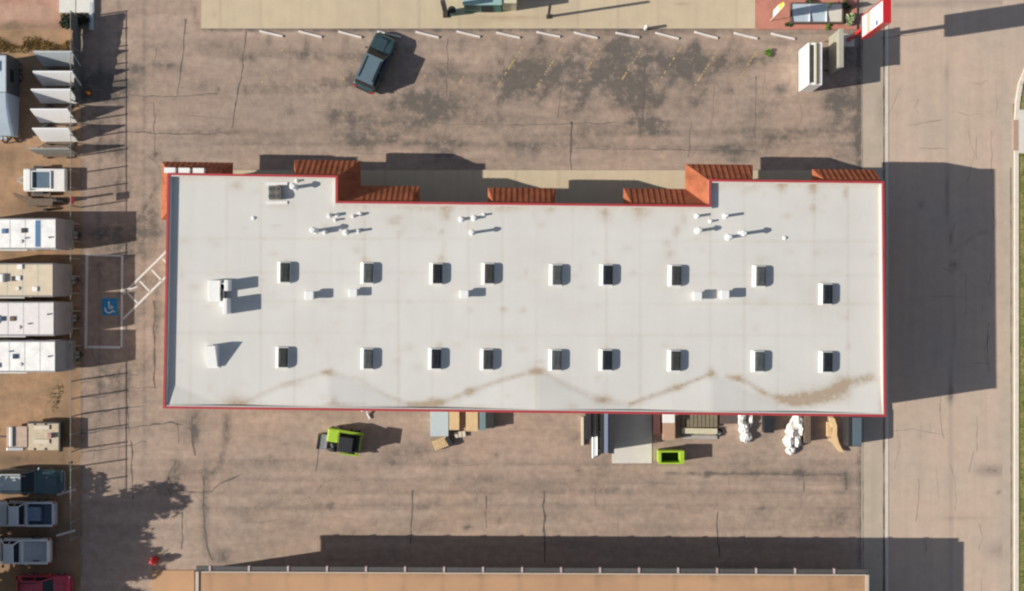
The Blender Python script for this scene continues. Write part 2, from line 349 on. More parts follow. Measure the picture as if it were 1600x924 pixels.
for i, (pts, w) in enumerate([
    ([(1181, 120), (1180, 215)], .12), ([(700, 60), (698, 150)], .08), ([(560, 190), (800, 196), (1040, 190)], .07), ([(900, 232), (1180, 236)], .09), ([(1080, 190), (1075, 245)], .09), ([(880, 120), (872, 185)], .08), ([(1007, 95), (1008, 140), (1004, 195)], .20), ([(893, 190), (892, 228), (893, 266)], .22), ([(385, 50), (378, 110), (362, 200)], .16), ([(290, 30), (285, 90), (277, 150)], .16),
    ([(850, 768), (850, 800), (851, 850), (852, 880)], .20), ([(645, 766), (644, 800), (641, 850)], .18), ([(1122, 800), (1121, 830), (1124, 870)], .20), ([(760, 775), (760, 825)], .10),
    ([(318, 745), (318, 800), (322, 850), (332, 876)], .26), ([(300, 652), (301, 690), (305, 712)], .30), ([(205, 690), (208, 780)], .18), ([(498, 700), (494, 736)], .16), ([(285, 800), (284, 858)], .14),  # the line nearest the fence is its rail's shadow, painted
    ([(200, 148), (250, 152), (340, 147)], .12), ([(200, 206), (280, 210), (372, 208)], .12), ([(240, 160), (242, 250)], .10), ([(275, 720), (262, 745), (276, 765), (300, 770), (330, 768), (345, 755), (380, 740)], .16),
    ([(1112, 740), (1200, 741), (1322, 743)], .12), ([(1322, 743), (1322, 766)], .12), ([(1255, 742), (1256, 770)], .10), ([(1376, 60), (1430, 53), (1476, 45)], .08),  # the last line is the pylon pole's shadow, painted dark
    ([(126, 622), (160, 619), (192, 612)], .12), ([(126, 647), (180, 640), (225, 634)], .14), ([(126, 678), (180, 671), (270, 660), (285, 664)], .14), ([(126, 707), (170, 702), (230, 690)], .12), ([(200, 634), (201, 680)], .12), ([(277, 660), (279, 692)], .12), ([(240, 470), (242, 606)], .2), ([(200, 606), (245, 606)], .12), ([(185, 640), (187, 668), (202, 668)], .12),  # lines starting at the fence are painted post shadows, with a bit of rail
    ([(150, 590), (180, 588), (215, 586)], .12), ([(126, 598), (142, 597)], .12), ([(1381, -60), (1381, 1000)], .15), ([(1347, -60), (1349, 1000)], .09), ([(1579.5, 262), (1580, 620), (1580, 1000)], .14), ([(215, 335), (240, 352), (252, 362)], .1), ([(233, 245), (250, 262)], .1), ([(200, 362), (240, 360)], .08)]):  # the first two paint the shadow of one fence post
    paving_line(CR, pts, w, wob=.4 if pts[0][1] == -60 or pts[0][0] == 1579.5 else 3, seed=i)
st(CR.build('pavement_cracks_shadows', tar_shade))
HC = MB(); rc = random.Random(11)
for i in range(120):
    x, y = rc.choice([(rc.uniform(210, 1340), rc.uniform(60, 255)), (rc.uniform(270, 1340), rc.uniform(720, 840)), (rc.uniform(130, 250), rc.uniform(60, 720)), (rc.uniform(1392, 1560), rc.uniform(10, 920))])
    L = rc.uniform(20, 80); a = rc.choice([0, 0, 1.57, 1.57, rc.uniform(0, 3.1)]) + rc.gauss(0, .1)
    if x > 1385 and x + L > 1560: a = 1.57
    pts = [(x, y), (x + L * .5 * math.cos(a) + rc.gauss(0, 4), y + L * .5 * math.sin(a) + rc.gauss(0, 4)), (x + L * math.cos(a), y + L * math.sin(a))]
    if any(248 < q[0] < 1390 and 256 < q[1] < 720 or q[1] < 55 and q[0] < 1385 for q in pts): continue
    paving_line(HC, pts, rc.uniform(.03, .07), .003, 2.5, i)
st(HC.build('hairline_cracks', tar2))

# painted markings
YL = MB(); ry = random.Random(4)
for x in [448, 510, 572, 634, 696, 758, 820, 882, 943, 1008, 1068, 1128, 1190]:
    n = 26; x0, y0, x1, y1 = x - 4, 74, x - 42, 134
    for i in range(n):
        keep = .62 if x > 800 else .14
        if ry.random() > keep: continue
        t0, t1 = i / n, (i + ry.uniform(.5, 1)) / n
        a = Vector((gx(x0 + (x1 - x0) * t0), gy(y0 + (y1 - y0) * t0))); b = Vector((gx(x0 + (x1 - x0) * t1), gy(y0 + (y1 - y0) * t1)))
        d = (b - a).normalized(); nn = Vector((-d.y, d.x)) * .075 * ry.uniform(.4, 1)
        YL.face([(*(a + nn), .005), (*(a - nn), .005), (*(b - nn), .005), (*(b + nn), .005)])
st(YL.build('parking_lines', painty))
AM = MB()
def stripe_(a, b, w, z=.006):
    a = Vector((gx(a[0]), gy(a[1]))); b = Vector((gx(b[0]), gy(b[1]))); d = (b - a).normalized(); n = Vector((-d.y, d.x)) * w / 2
    AM.face([(*(a + n), z), (*(a - n), z), (*(b - n), z), (*(b + n), z)])
stripe_((136, 397), (134, 545), .22); stripe_((191, 399), (190, 543), .17)
stripe_((138.2, 399), (188.8, 400), .12); stripe_((136.6, 542.5), (188, 543), .2); stripe_((193, 456), (215, 448), .1)
stripe_((191, 461), (261, 392), .17); stripe_((191, 500), (277, 415), .17)
for t in (.05, .33, .6, .86):
    a = (193 + 68 * t, 457 - 65 * t); stripe_((a[0] + 3, a[1] + 4), (a[0] + 19, a[1] + 21), .14)
st(AM.build('stall_marking', paintw))
sq = MB(); sq.face([(gx(159), gy(493), .006), (gx(184), gy(493), .006), (gx(184), gy(466), .006), (gx(159), gy(466), .006)])
st(sq.build('accessible_symbol_field', bluep))
wc = MB(); cx, cy = gx(170.5), gy(483)
for i in range(18):
    a0, a1 = R(-200 + i * 14), R(-200 + (i + 1) * 14)
    wc.face([(cx + r * math.cos(a), cy + r * math.sin(a), .010) for r, a in ((.27, a0), (.37, a0), (.37, a1), (.27, a1))])
for a, b, w in (((0, .05), (-.02, .42), .1), ((-.02, .26), (.24, .24), .08), ((-.02, .06), (.28, .05), .09), ((.28, .07), (.42, -.28), .09), ((.40, -.27), (.5, -.24), .08)):
    a = Vector((cx + a[0], cy + a[1])); b = Vector((cx + b[0], cy + b[1])); d = (b - a).normalized(); n = Vector((-d.y, d.x)) * w / 2
    wc.face([(*(a + n), .010), (*(a - n), .010), (*(b - n), .010), (*(b + n), .010)])
wc.face([(cx - .02 + .09 * math.cos(t * .5236), cy + .52 + .09 * math.sin(t * .5236), .010) for t in range(12)])
st(wc.build('accessible_symbol', M('symbol_white', (.74, .74, .74), .8, .12, 6)))

# ------------------------------------------------------------------ main building
ZP, ZR = 6.25, 5.88
foot_px = [(262, 271), (527, 275), (527, 315), (1108, 321), (1108, 281), (1381, 284), (1384, 651), (255, 638)]
F = [P(x, y, ZP).to_2d() for x, y in foot_px]
def inset(poly, d):
    n = len(poly); out = []
    area = sum(poly[i].x * poly[(i + 1) % n].y - poly[(i + 1) % n].x * poly[i].y for i in range(n))
    s = 1 if area > 0 else -1
    for i in range(n):
        a, b, c = poly[i - 1], poly[i], poly[(i + 1) % n]
        d1 = (b - a).normalized(); d2 = (c - b).normalized()
        n1 = Vector((-d1.y, d1.x)) * s; n2 = Vector((-d2.y, d2.x)) * s
        q = (n1 + n2) / (1 + n1.dot(n2)); out.append(b + q * d)
    return out
bld = T('commercial_building', 'long low commercial building with white flat roof, red edge and rust awnings', 'building', (0, 0, 0))
I1 = inset(F, .22)
w = MB(); w.prism(inset(F, .012)[::-1], -.1, ZR - .02); w.build('wall', stucco, bld)
def ring(mb, A, B, z0, z1):
    n = len(A)
    for i in range(n):
        j = (i + 1) % n
        a0, a1, b0, b1 = A[i], A[j], B[i], B[j]
        mb.face([(*a0, z1), (*a1, z1), (*b1, z1), (*b0, z1)]); mb.face([(*a0, z0), (*a1, z0), (*a1, z1), (*a0, z1)])
        mb.face([(*b0, z0), (*b1, z0), (*b1, z1), (*b0, z1)]); mb.face([(*a0, z0), (*a1, z0), (*b1, z0), (*b0, z0)])
    bmesh.ops.remove_doubles(mb.bm, verts=mb.bm.verts[:], dist=1e-4)
p = MB(); ring(p, F, I1, ZR - .05, ZP - .06); p.build('parapet', M('parapet_white', (.60, .58, .54), .8, .06, 2), bld)
p = MB(); ring(p, inset(F, -.03), inset(F, .14), ZP - .057, ZP); p.build('parapet_coping', redcop, bld)
def inside(poly, x, y):
    c = False; n = len(poly)
    for i in range(n):
        a, b = poly[i], poly[(i + 1) % n]
        if (a.y > y) != (b.y > y) and x < (b.x - a.x) * (y - a.y) / (b.y - a.y) + a.x: c = not c
    return c
def Rp(x, y): return P(x, y, ZR).to_2d()
crick = [(515, 580, 145, 58), (840, 578, 150, 62), (1112, 583, 130, 64), (1372, 588, 110, 58), (270, 600, 100, 44)]
cr = [(Rp(x, y), hw / S * .936, dp / S * .936) for x, y, hw, dp in crick]
def zroof(x, y):
    z = 0
    for a, hw, dp in cr:
        base_y = a.y - dp
        z = max(z, .30 * (1 - abs(x - a.x) / hw - max(0, y - base_y) / dp))
    return z
rb = [(697, 330, 9, 14, .8), (660, 326, 30, 5, .3), (612, 346, 8, 6, .5), (625, 340, 10, 6, .3), (790, 327, 22, 7, .35), (860, 328, 8, 8, .45), (945, 333, 12, 8, .55), (1000, 330, 14, 14, .6), (1057, 362, 6, 9, .6), (1068, 342, 6, 10, .4), (1047, 397, 8, 6, .45),
      (1222, 291, 8, 8, .9), (1270, 294, 7, 10, .8), (1271, 325, 6, 8, .5), (1321, 303, 4, 9, .7), (1166, 298, 12, 6, .3), (690, 363, 5, 5, .55), (694, 385, 4, 10, .3), (690, 405, 6, 9, .6), (368, 292, 12, 7, .45), (440, 320, 24, 5, .3), (530, 480, 14, 6, .2),
      (368, 627, 22, 9, .75), (375, 633, 24, 5, .6), (680, 628, 12, 7, .9), (670, 634, 30, 6, .8), (735, 612, 9, 7, .9), (840, 580, 13, 6, 1.0), (515, 582, 9, 6, .7), (942, 625, 14, 8, .8), (1110, 583, 6, 8, .9), (1058, 606, 12, 6, .7), (1153, 591, 12, 5, .9), (1250, 625, 26, 10, .8), (1290, 618, 34, 13, 1.0), (1315, 602, 14, 14, .9), (1230, 625, 30, 8, .7), (1190, 615, 10, 6, .4), (788, 484, 6, 4, .6), (817, 485, 5, 5, .5), (500, 660, 12, 6, .4), (735, 485, 5, 5, .3), (530, 632, 26, 4, .5), (523, 626, 6, 8, .5), (740, 637, 30, 4, .4), (686, 543, 5, 8, .6), (895, 635, 8, 6, .4), (460, 600, 20, 5, .35), (1360, 592, 20, 4, .4), (1290, 450, 6, 4, .35), (1285, 330, 5, 4, .2), (400, 300, 6, 5, .2), (430, 480, 12, 5, .12), (1190, 405, 10, 6, .3), (1165, 470, 10, 5, .2)]
rl = [([(375, 632), (440, 602), (515, 580)], 4, .3), ([(505, 582), (560, 592), (605, 618), (640, 632)], 4, .3), ([(640, 632), (690, 629), (735, 611), (790, 592), (840, 580)], 4, .55), ([(845, 580), (880, 600), (930, 624), (985, 632)], 4, .3),
      ([(985, 632), (1010, 622), (1055, 607), (1112, 584)], 3.5, .75), ([(1135, 588), (1165, 596), (1195, 615), (1245, 628)], 4, .6), ([(1240, 627), (1285, 620), (1325, 597), (1360, 590)], 8, .7), ([(530, 321), (1100, 326)], 6, .32), ([(1115, 289), (1376, 290)], 5, .35), ([(268, 278), (525, 281)], 5, .28), ([(1370, 292), (1374, 640)], 4, .2), ([(268, 632), (660, 637)], 3, .25)]
for xx in list(range(300, 1375, 54)): rl.append(([(xx, 285), (xx - 2, 640)], 1.5, .20))
for yy in (470, 520, 372, 425): rl.append(([(270, yy), (1375, yy + 6)], 1.5, .16))
rg = random.Random(17)
for i_ in range(130): rb.append((rg.uniform(275, 1365), rg.uniform(285, 632), rg.uniform(3, 10), rg.uniform(2, 7), rg.uniform(.10, .32)))
for i_ in range(26): rb.append((rg.uniform(275, 1365), rg.uniform(290, 620), rg.uniform(20, 60), rg.uniform(10, 26), rg.uniform(.05, .12)))
for x_, y_ in [(450, 426), (580, 427), (688, 428), (769, 428), (875, 430), (954, 430), (1061, 431), (1193, 432), (1297, 460), (447, 559), (580, 561), (686, 561), (767, 562), (874, 563), (953, 563), (1060, 564), (1191, 565), (1297, 566)]: rb.append((x_ + rg.uniform(-8, 4), y_ - 18, 8, 4, rg.uniform(.1, .4)))
I2 = inset(F, .225)
xs = [v.x for v in I2]; ys = [v.y for v in I2]
rbm = [(*Rp(x, y), rx / S, ry_ / S, a) for x, y, rx, ry_, a in rb]
rlm = [([tuple(Rp(x, y)) for x, y in pts], w_ / S, a) for pts, w_, a in rl]
roof = sheet('roof', min(xs) - .05, max(xs) + .05, min(ys) - .05, max(ys) + .05, ZR, roof_m, .2, rbm, rlm, zroof, None, lambda x, y: inside(inset(F, .10), x, y))
roof.parent = bld
# storefront glazing, doors and roll-up doors of the walls
def wall_panel(name, a, b, z0, z1, mat, off=.03, parent=bld, th=.05):
    d = (b - a).normalized(); n = Vector((d.y, -d.x)) if True else None
    m = MB(); q = [a + n * off, b + n * off, b + n * (off - th), a + n * (off - th)]
    m.prism([(v.x, v.y) for v in q], z0, z1); return m.build(name, mat, parent)
def lerp(a, b, t): return a + (b - a) * t
for i, j, n_ in ((1, 0, 4), (3, 2, 10), (5, 4, 4)):
    for q in range(n_):
        t0 = (q + .12) / n_; t1 = (q + .88) / n_
        wo = wall_panel('window' if q % 3 else 'glass_door', lerp(F[i], F[j], t0), lerp(F[i], F[j], t1), .9 if q % 3 else .13, 2.9, darkgl, .05)
        wall_panel('frame', lerp(F[i], F[j], t0 - .01), lerp(F[i], F[j], t1 + .01), 2.9, 3.02, blackm, .07, wo)
for q in range(9):
    t0 = (q + .25) / 9
    do = wall_panel('rollup_door' if q % 2 else 'service_door', lerp(F[7], F[6], t0), lerp(F[7], F[6], t0 + (.055 if q % 2 else .018)), .02, 3.4 if q % 2 else 2.15, dwhite, .04)
# awnings
def awning(path, p_, zlo, zhi, hip0=.5, hip1=.5):
    pts = [Vector(q) for q in path]; n = len(pts)
    def nrm(a, b): d = (b - a).normalized(); return Vector((-d.y, d.x))
    outer = []
    for i in range(n):
        if i == 0: q = nrm(pts[0], pts[1])
        elif i == n - 1: q = nrm(pts[-2], pts[-1])
        else:
            n1, n2 = nrm(pts[i - 1], pts[i]), nrm(pts[i], pts[i + 1]); q = (n1 + n2) / (1 + n1.dot(n2))
        outer.append(pts[i] + q * p_)
    top = [v.copy() for v in pts]
    top[0] = pts[0] + (pts[1] - pts[0]).normalized() * hip0; top[-1] = pts[-1] + (pts[-2] - pts[-1]).normalized() * hip1
    m = MB(); fz = zlo - .22
    for i in range(n - 1):
        a, b, c, d = top[i], top[i + 1], outer[i + 1], outer[i]
        m.face([(*a, zhi), (*b, zhi), (*c, zlo), (*d, zlo)])
        m.face([(*d, zlo), (*c, zlo), (*c, fz), (*d, fz)])
        m.face([(*pts[i], fz), (*pts[i + 1], fz), (*c, fz), (*d, fz)])
    for e in (0, -1):
        m.face([(*top[e], zhi), (*outer[e], zlo), (*pts[e], zlo)])
        m.face([(*pts[e], zlo), (*outer[e], zlo), (*outer[e], fz), (*pts[e], fz)])
    aw = m.build('awning', rust, bld)
    r = MB()
    for i in range(n - 1):
        L = (outer[i + 1] - outer[i]).length; k = max(2, int(L / .42))
        for q in range(1, k):
            t = q / k; o = lerp(outer[i], outer[i + 1], t)
            d = (pts[i + 1] - pts[i]).normalized(); s_ = (o - top[i]).dot(d); Lt = (top[i + 1] - top[i]).length
            s0 = max(0, min(Lt, s_)); foot = top[i] + d * s0
            fr = 1.0
            if s_ < 0 or s_ > Lt:
                end = outer[i] if s_ < 0 else outer[i + 1]; tp = top[i] if s_ < 0 else top[i + 1]
                den = (tp - end).dot(d); fr = max(.05, min(1, (o - end).dot(d) / den if abs(den) > 1e-3 else 1))
                hit = end + (tp - end) * fr; a3 = (*hit, zlo + (zhi - zlo) * fr)
            else: a3 = (*foot, zhi)
            r.bar((a3[0], a3[1], a3[2] + .02), (*o, zlo + .02), .035, .05)
    r.build('seam', rust, aw)
    return aw
def On(i, j, px, py):                       # point of wall i-j nearest a survey pixel seen at awning height
    q = P(px, py, 4.4).to_2d(); a, b = F[i], F[j]; t = (q - a).dot(b - a) / (b - a).length_squared; return lerp(a, b, t)
a1 = awning([On(7, 0, 256, 343), F[0], On(0, 1, 361, 268)], 1.15, 4.0, 5.95)
a2 = awning([On(0, 1, 458, 270), F[1], F[2], On(2, 3, 655, 310)], 1.45, 4.0, 5.95)
a3 = awning([On(2, 3, 762, 310), On(2, 3, 868, 310)], 1.4, 4.0, 5.95)
a4 = awning([On(2, 3, 975, 312), F[3], F[4], On(4, 5, 1178, 275)], 1.45, 4.0, 5.95)
a5 = awning([On(4, 5, 1272, 275), F[5]], 1.15, 4.0, 5.95, .5, .02)
# white sign letters on the north wall over the first awning
for q in range(3):
    x0 = 267 + q * 22; a_, b_ = On(0, 1, x0, 268), On(0, 1, x0 + 17, 268)
    wall_panel('sign_box', b_, a_, 5.55, 6.12, white, .45, bld, .40)
# skylights
def skylight(px, py):
    c = P(px - 5, py, ZR + .2)
    e = bpy.data.objects.new('skylight', None); C.objects.link(e); e.parent = bld; e.location = (c.x, c.y, ZR); e.rotation_euler = (0, 0, R(-.7)); e.empty_display_size = .3
    m = MB(); m.box(-.62, .40, -.84, .84, -.05, .28, .0, .0)
    for v in m.bm.verts:
        if v.co.z > .2: v.co.x += .25 if v.co.x < 0 else 0; v.co.y *= .93
    m.build('curb', hood_m, e)
    d = MB(); rings = []
    for z, s in ((.285, 1), (.35, .97), (.41, .82), (.44, .5)):
        rings.append([(.04 + s * .375 * a, s * .75 * b, z) for a, b in ((-1, -.9), (-.85, -1), (.85, -1), (1, -.9), (1, .9), (.85, 1), (-.85, 1), (-1, .9))])
    d.loft(rings); d.build('dome', M('acrylic_%d' % (len(bld.children) % 3), ((.018, .022, .027), (.045, .047, .045), (.075, .082, .082))[len(bld.children) % 3], .3, .3, 3, spec=.25), e, smooth=False)
for x, y in [(450, 426), (580, 427), (688, 428), (769, 428), (875, 430), (954, 430), (1061, 431), (1193, 432), (1297, 460), (447, 559), (580, 561), (686, 561), (767, 562), (874, 563), (953, 563), (1060, 564), (1191, 565), (1297, 566)]:
    skylight(x, y)
# vent pipes: shadow start pixel and its length give foot and height
def vpipe(px, py, L, r=.10, cap=False):
    c = P(px, py, ZR); h = L / 36.5
    m = MB(); m.cyl(0, 0, -.04, h, r, 10)
    m.cyl(0, 0, 0, .12, r * 2.1, 10, r * 1.05)
    if cap: m.cyl(0, 0, h - .02, h + .14, r * 1.9, 10, r * 1.2)
    m.build('vent_pipe', pipe_m, roof, (c.x, c.y, ZR))
for a in [(493, 361, 44, .13, 1), (508, 363, 20), (541, 363, 26, .13), (560, 361, 20), (515, 337, 24), (524, 344, 14, .08), (527, 336, 12), (552, 338, 18, .08), (563, 335, 12, .1), (461, 293, 32, .14, 1), (464, 283, 10, .08), (721, 343, 12, .12), (741, 341, 16, .12), (756, 336, 12, .08), (738, 364, 38, .11, 1), (1089, 338, 20, .1), (1110, 346, 12, .08), (1133, 338, 28, .11), (1090, 361, 30, .12, 1), (1138, 371, 26, .14), (1158, 366, 40, .13, 1), (396, 341, 4, .08), (1226, 372, 4, .08)]:
    vpipe(*a)
def vhood(px, py, w_, h):
    c = P(px, py, ZR); m = MB()
    m.box(-.22, .22, -w_ / 2, w_ / 2, -.04, h * .7, .0)
    m.box(-.34, .34, -w_ / 2 - .1, w_ / 2 + .1, h * .7, h, .06)
    m.build('vent_hood', hood_m, roof, (c.x, c.y, ZR))
for a in [(486, 462, .5, .8), (553, 458, .45, .6), (726, 460, .45, .75), (1088, 463, .5, .72), (1130, 461, .5, .82)]: vhood(*a)
# downspout at the south wall
m = MB(); d0 = P(573, 656); m.tube([(d0.x, gy(634) - .1, 3.0), (d0.x, gy(634) - .14, .6), (d0.x + .12, gy(634) - .7, .15), (d0.x + .3, gy(634) - 1.05, .07)], .09); m.build('downspout', white, bld)

# rooftop machines
def zat(px, py): q = P(px, py, ZR); return Vector((q.x, q.y, ZR))
u = T('rooftop_air_handler', 'white rooftop air handler with two tall hoods near the west parapet', 'air handler', zat(341, 455))
m = MB(); m.box(-.62, .30, -.82, .82, .08, .62, .04); m.build('cabinet', hood_m, u)
m = MB(); m.box(.302, .62, -.7, .55, .08, .5, .03); m.build('coil_grille', M('grille_dark', (.09, .10, .10), .6, .3, 12), u)
for y0, y1, x0 in ((-.0, .85, .75), (-1.75, -.55, .70)):
    m = MB(); m.box(x0, x0 + .32, y0, y1, .02, 1.15 if y0 > -1 else 1.3, .05); m.build('intake_hood', hood_m, u)
m = MB(); m.box(.32, .74, .15, .6, .25, .5); m.box(.2, .72, -1.2, -.75, .25, .5); m.build('duct', pipe_m, u)
m = MB(); m.box(-.6, -.45, -.8, .8, 0, .078); m.box(.4, .55, -.7, .5, 0, .078); m.build('rail', woodd, u)
u = T('rooftop_wedge_vent', 'white wedge shaped roof vent near the southwest corner of the roof', 'roof vent', zat(334, 556))
m = MB(); m.loft([[(-.36, -.85, -.02), (.36, -.85, -.02), (.36, -.85, .30), (-.36, -.85, .30)], [(-.36, .8, -.02), (.36, .8, -.02), (.36, .8, 1.05), (-.36, .8, 1.05)]]); m.build('hood', hood_m, u)
m = MB(); m.box(-.45, .45, -.95, .9, -.03, .06); m.build('flange', pipe_m, u)
m = MB(); m.box(-.28, .28, .80, .84, .2, .95); m.build('louver', galv, u)
u = T('rooftop_condenser', 'square rooftop condenser with dark grilles near the north parapet', 'condenser', zat(433, 302))
m = MB(); m.box(-.55, .42, -.52, .52, .06, .50, .03); m.build('cabinet', M('condenser_tan', (.16, .13, .10), .6, .2, 6), u)
for y in (-.27, .27):
    for x in (-.34, .2):
        m = MB(); m.cyl(x, y, .502, .53, .23, 20); g_ = m.build('fan_grille', M('grille_dark', (.09, .10, .10)), u)
        m = MB(); m.cyl(x, y, .532, .56, .06, 10); m.build('hub', blackm, g_)
for y in (-.73, .73):
    m = MB(); m.box(-.8, .8, y - .11, y + .11, 0, .08); m.build('curb_rail', pipe_m, u)

# ------------------------------------------------------------------ south building
ZB = 5.2
b2 = T('south_building', 'tan roofed building with long north eave along the bottom edge', 'building', (0, 0, 0))
e = [P(306, 893, ZB).to_2d(), P(1357, 898, ZB).to_2d()]
dn = (e[1] - e[0]).normalized(); nn = Vector((dn.y, -dn.x))          # nn points south
def q2(a, s): return a + nn * s
m = MB(); m.prism([tuple(v) for v in (q2(e[1], 16), q2(e[1] - dn * .15, .9), q2(e[0] + dn * .15, .9), q2(e[0], 16))][::-1], -.1, ZB - .30); m.build('wall', stucco2, b2)
def roofsheet():
    bm = bmesh.new(); lay = bm.verts.layers.float.new('stain'); rows = []
    L = (e[1] - e[0]).length
    for j in range(36):
        row = []
        for i in range(140):
            q = q2(e[0] + dn * (L * i / 139), .09 + 15.8 * j / 35)
            s = .5 * math.exp(-((q - P(1342, 914, ZB).to_2d()).length / .7) ** 2) + .25 * math.exp(-((q - P(1325, 906, ZB).to_2d()).length / .5) ** 2) + (.35 if j == 0 else 0) + (.22 if i % 8 == 3 else 0) + .5 * max(0, noise.noise(Vector((q.x * .35, q.y * .5, 2.2))) - .1)
            v = bm.verts.new((q.x, q.y, ZB + .03)); v[lay] = s; row.append(v)
        rows.append(row)
    for j in range(35):
        for i in range(139): bm.faces.new((rows[j][i], rows[j + 1][i], rows[j + 1][i + 1], rows[j][i + 1]))
    me = bpy.data.meshes.new('roof_covering'); bm.to_mesh(me); bm.free(); me.materials.append(tanroof)
    o = bpy.data.objects.new('roof_covering', me); C.objects.link(o); o.parent = b2
roofsheet()
m = MB(); m.prism([tuple(v) for v in (q2(e[0], 0), q2(e[1], 0), q2(e[1], 16), q2(e[0], 16))][::-1], ZB - .29, ZB + .02); m.build('roof', M('roof_edge_pale', (.50, .42, .34), .8, .08, 2), b2)
m = MB(); m.prism([tuple(v) for v in (q2(e[0], -.36), q2(e[1], -.36), q2(e[1], -.004), q2(e[0], -.004))][::-1], ZB - .32, ZB - .12); m.build('gutter', M('grey_gutter', (.075, .072, .07), .6, .15, 3), b2)
for i in range(17):
    t = e[0] + dn * ((330 - 306 + 61 * i) / S * .944 - .2)
    m = MB(); a, b = q2(t, -.42), q2(t + dn * .15, -.42); c, d = q2(t + dn * .15, -.01), q2(t, -.01)
    m.prism([tuple(v) for v in (a, b, c, d)][::-1], ZB - .36, ZB - .06); m.build('bracket', pinkish, b2)
m = MB(); m.prism([tuple(v) for v in (q2(e[0], 0), q2(e[0] + dn * .25, 0), q2(e[0] + dn * .25, 15.9), q2(e[0], 15.9))][::-1], ZB + .035, ZB + .12); m.prism([tuple(v) for v in (q2(e[1] - dn * .25, 0), q2(e[1], 0), q2(e[1], 15.9), q2(e[1] - dn * .25, 15.9))][::-1], ZB + .035, ZB + .12); m.build('roof_trim', M('roof_edge_pale', (.50, .42, .34)), b2)

# ------------------------------------------------------------------ wheeled things
def rr(w, z0, z1, r, x):                    # ring of a rounded section at x
    r = min(r, w * .6, (z1 - z0) * .45)
    return [(x, -w * .94, z0), (x, -w, z0 + r * .6), (x, -w, z1 - r), (x, -w + r * .3, z1 - r * .3), (x, -w + r, z1), (x, 0, z1 + .015),
            (x, w - r, z1), (x, w - r * .3, z1 - r * .3), (x, w, z1 - r), (x, w, z0 + r * .6), (x, w * .94, z0)]
def wheel(parent, x, y, r=.36, w_=.24):
    m = MB(); m.tube([(x, y - w_ / 2, r), (x, y - w_ * .42, r), (x, y + w_ * .42, r), (x, y + w_ / 2, r)], [r * .86, r, r, r * .86], 20)
    o = m.build('wheel', black, parent)
    s = 1 if y > 0 else -1
    m = MB(); m.tube([(x, y + s * w_ * .40, r), (x, y + s * w_ * .53, r)], [r * .58, r * .55], 14); m.build('rim', chrome, o)
def quad(pts, th=.012):
    p_ = [Vector(q) for q in pts]; n = (p_[1] - p_[0]).cross(p_[2] - p_[0]).normalized()
    m = MB(); m.loft([[v - n * .01 for v in p_], [v + n * th for v in p_]]); return m
def cabin(root, xb0, xb1, xt0, xt1, zb, zt, wb, wt, body, roofmat=None):
    m = MB(); m.loft([[(xb0, -wb, zb - .1), (xb1, -wb, zb - .1), (xb1, wb, zb - .1), (xb0, wb, zb - .1)], [(xb0, -wb, zb), (xb1, -wb, zb), (xb1, wb, zb), (xb0, wb, zb)], [(xt0, -wt, zt), (xt1, -wt, zt), (xt1, wt, zt), (xt0, wt, zt)]])
    m.build('cabin', body, root)
    m = MB(); m.box(xt1 - .03, xt0 + .03, -wt - .01, wt + .01, zt - .03, zt + .045, .03); m.build('roof', roofmat or body, root)
    def pt(xb, xt, w0, w1, t, s): x = xb + (xt - xb) * t; y = (wb + (wt - wb) * t) * s; return Vector((x, y, zb + (zt - zb) * t))
    for nm, xb, xt in (('windshield', xb0, xt0), ('rear_window', xb1, xt1)):
        a, b, c, d = pt(xb, xt, 0, 0, .08, -.92), pt(xb, xt, 0, 0, .08, .92), pt(xb, xt, 0, 0, .94, .9), pt(xb, xt, 0, 0, .94, -.9)
        q = [a, b, c, d] if xb > xb1 or nm == 'windshield' else [b, a, d, c]
        quad(q).build(nm, darkgl, root)
    n = 2
    for s in (-1, 1):
        for i in range(n):
            t0, t1 = .06 + i * .46, .06 + i * .46 + .40
            f = lambda t, z: Vector((xb0 + (xt0 - xb0) * z + ((xb1 + (xt1 - xb1) * z) - (xb0 + (xt0 - xb0) * z)) * t, s * (wb + (wt - wb) * z), zb + (zt - zb) * z))
            q = [f(t0, .12), f(t1, .12), f(t1, .88), f(t0, .88)]
            if s > 0: q = q[::-1]
            # outward normal check
            nrm = (q[1] - q[0]).cross(q[2] - q[0])
            if nrm.y * s < 0: q = q[::-1]
            quad(q).build('side_window', darkgl, root)
def lights(root, x, w_, z, mat, nm, s):
    for y in (-1, 1):
        m = MB(); m.box(min(x, x + .1 * s), max(x, x + .1 * s), y * w_ - .16, y * w_ + .16, z - .08, z + .09, .02); m.build(nm, mat, root)
redl = M('red_lamp', (.45, .02, .02), .25, .05, 4); whl = M('clear_lamp', (.7, .72, .74), .15, .05, 4)
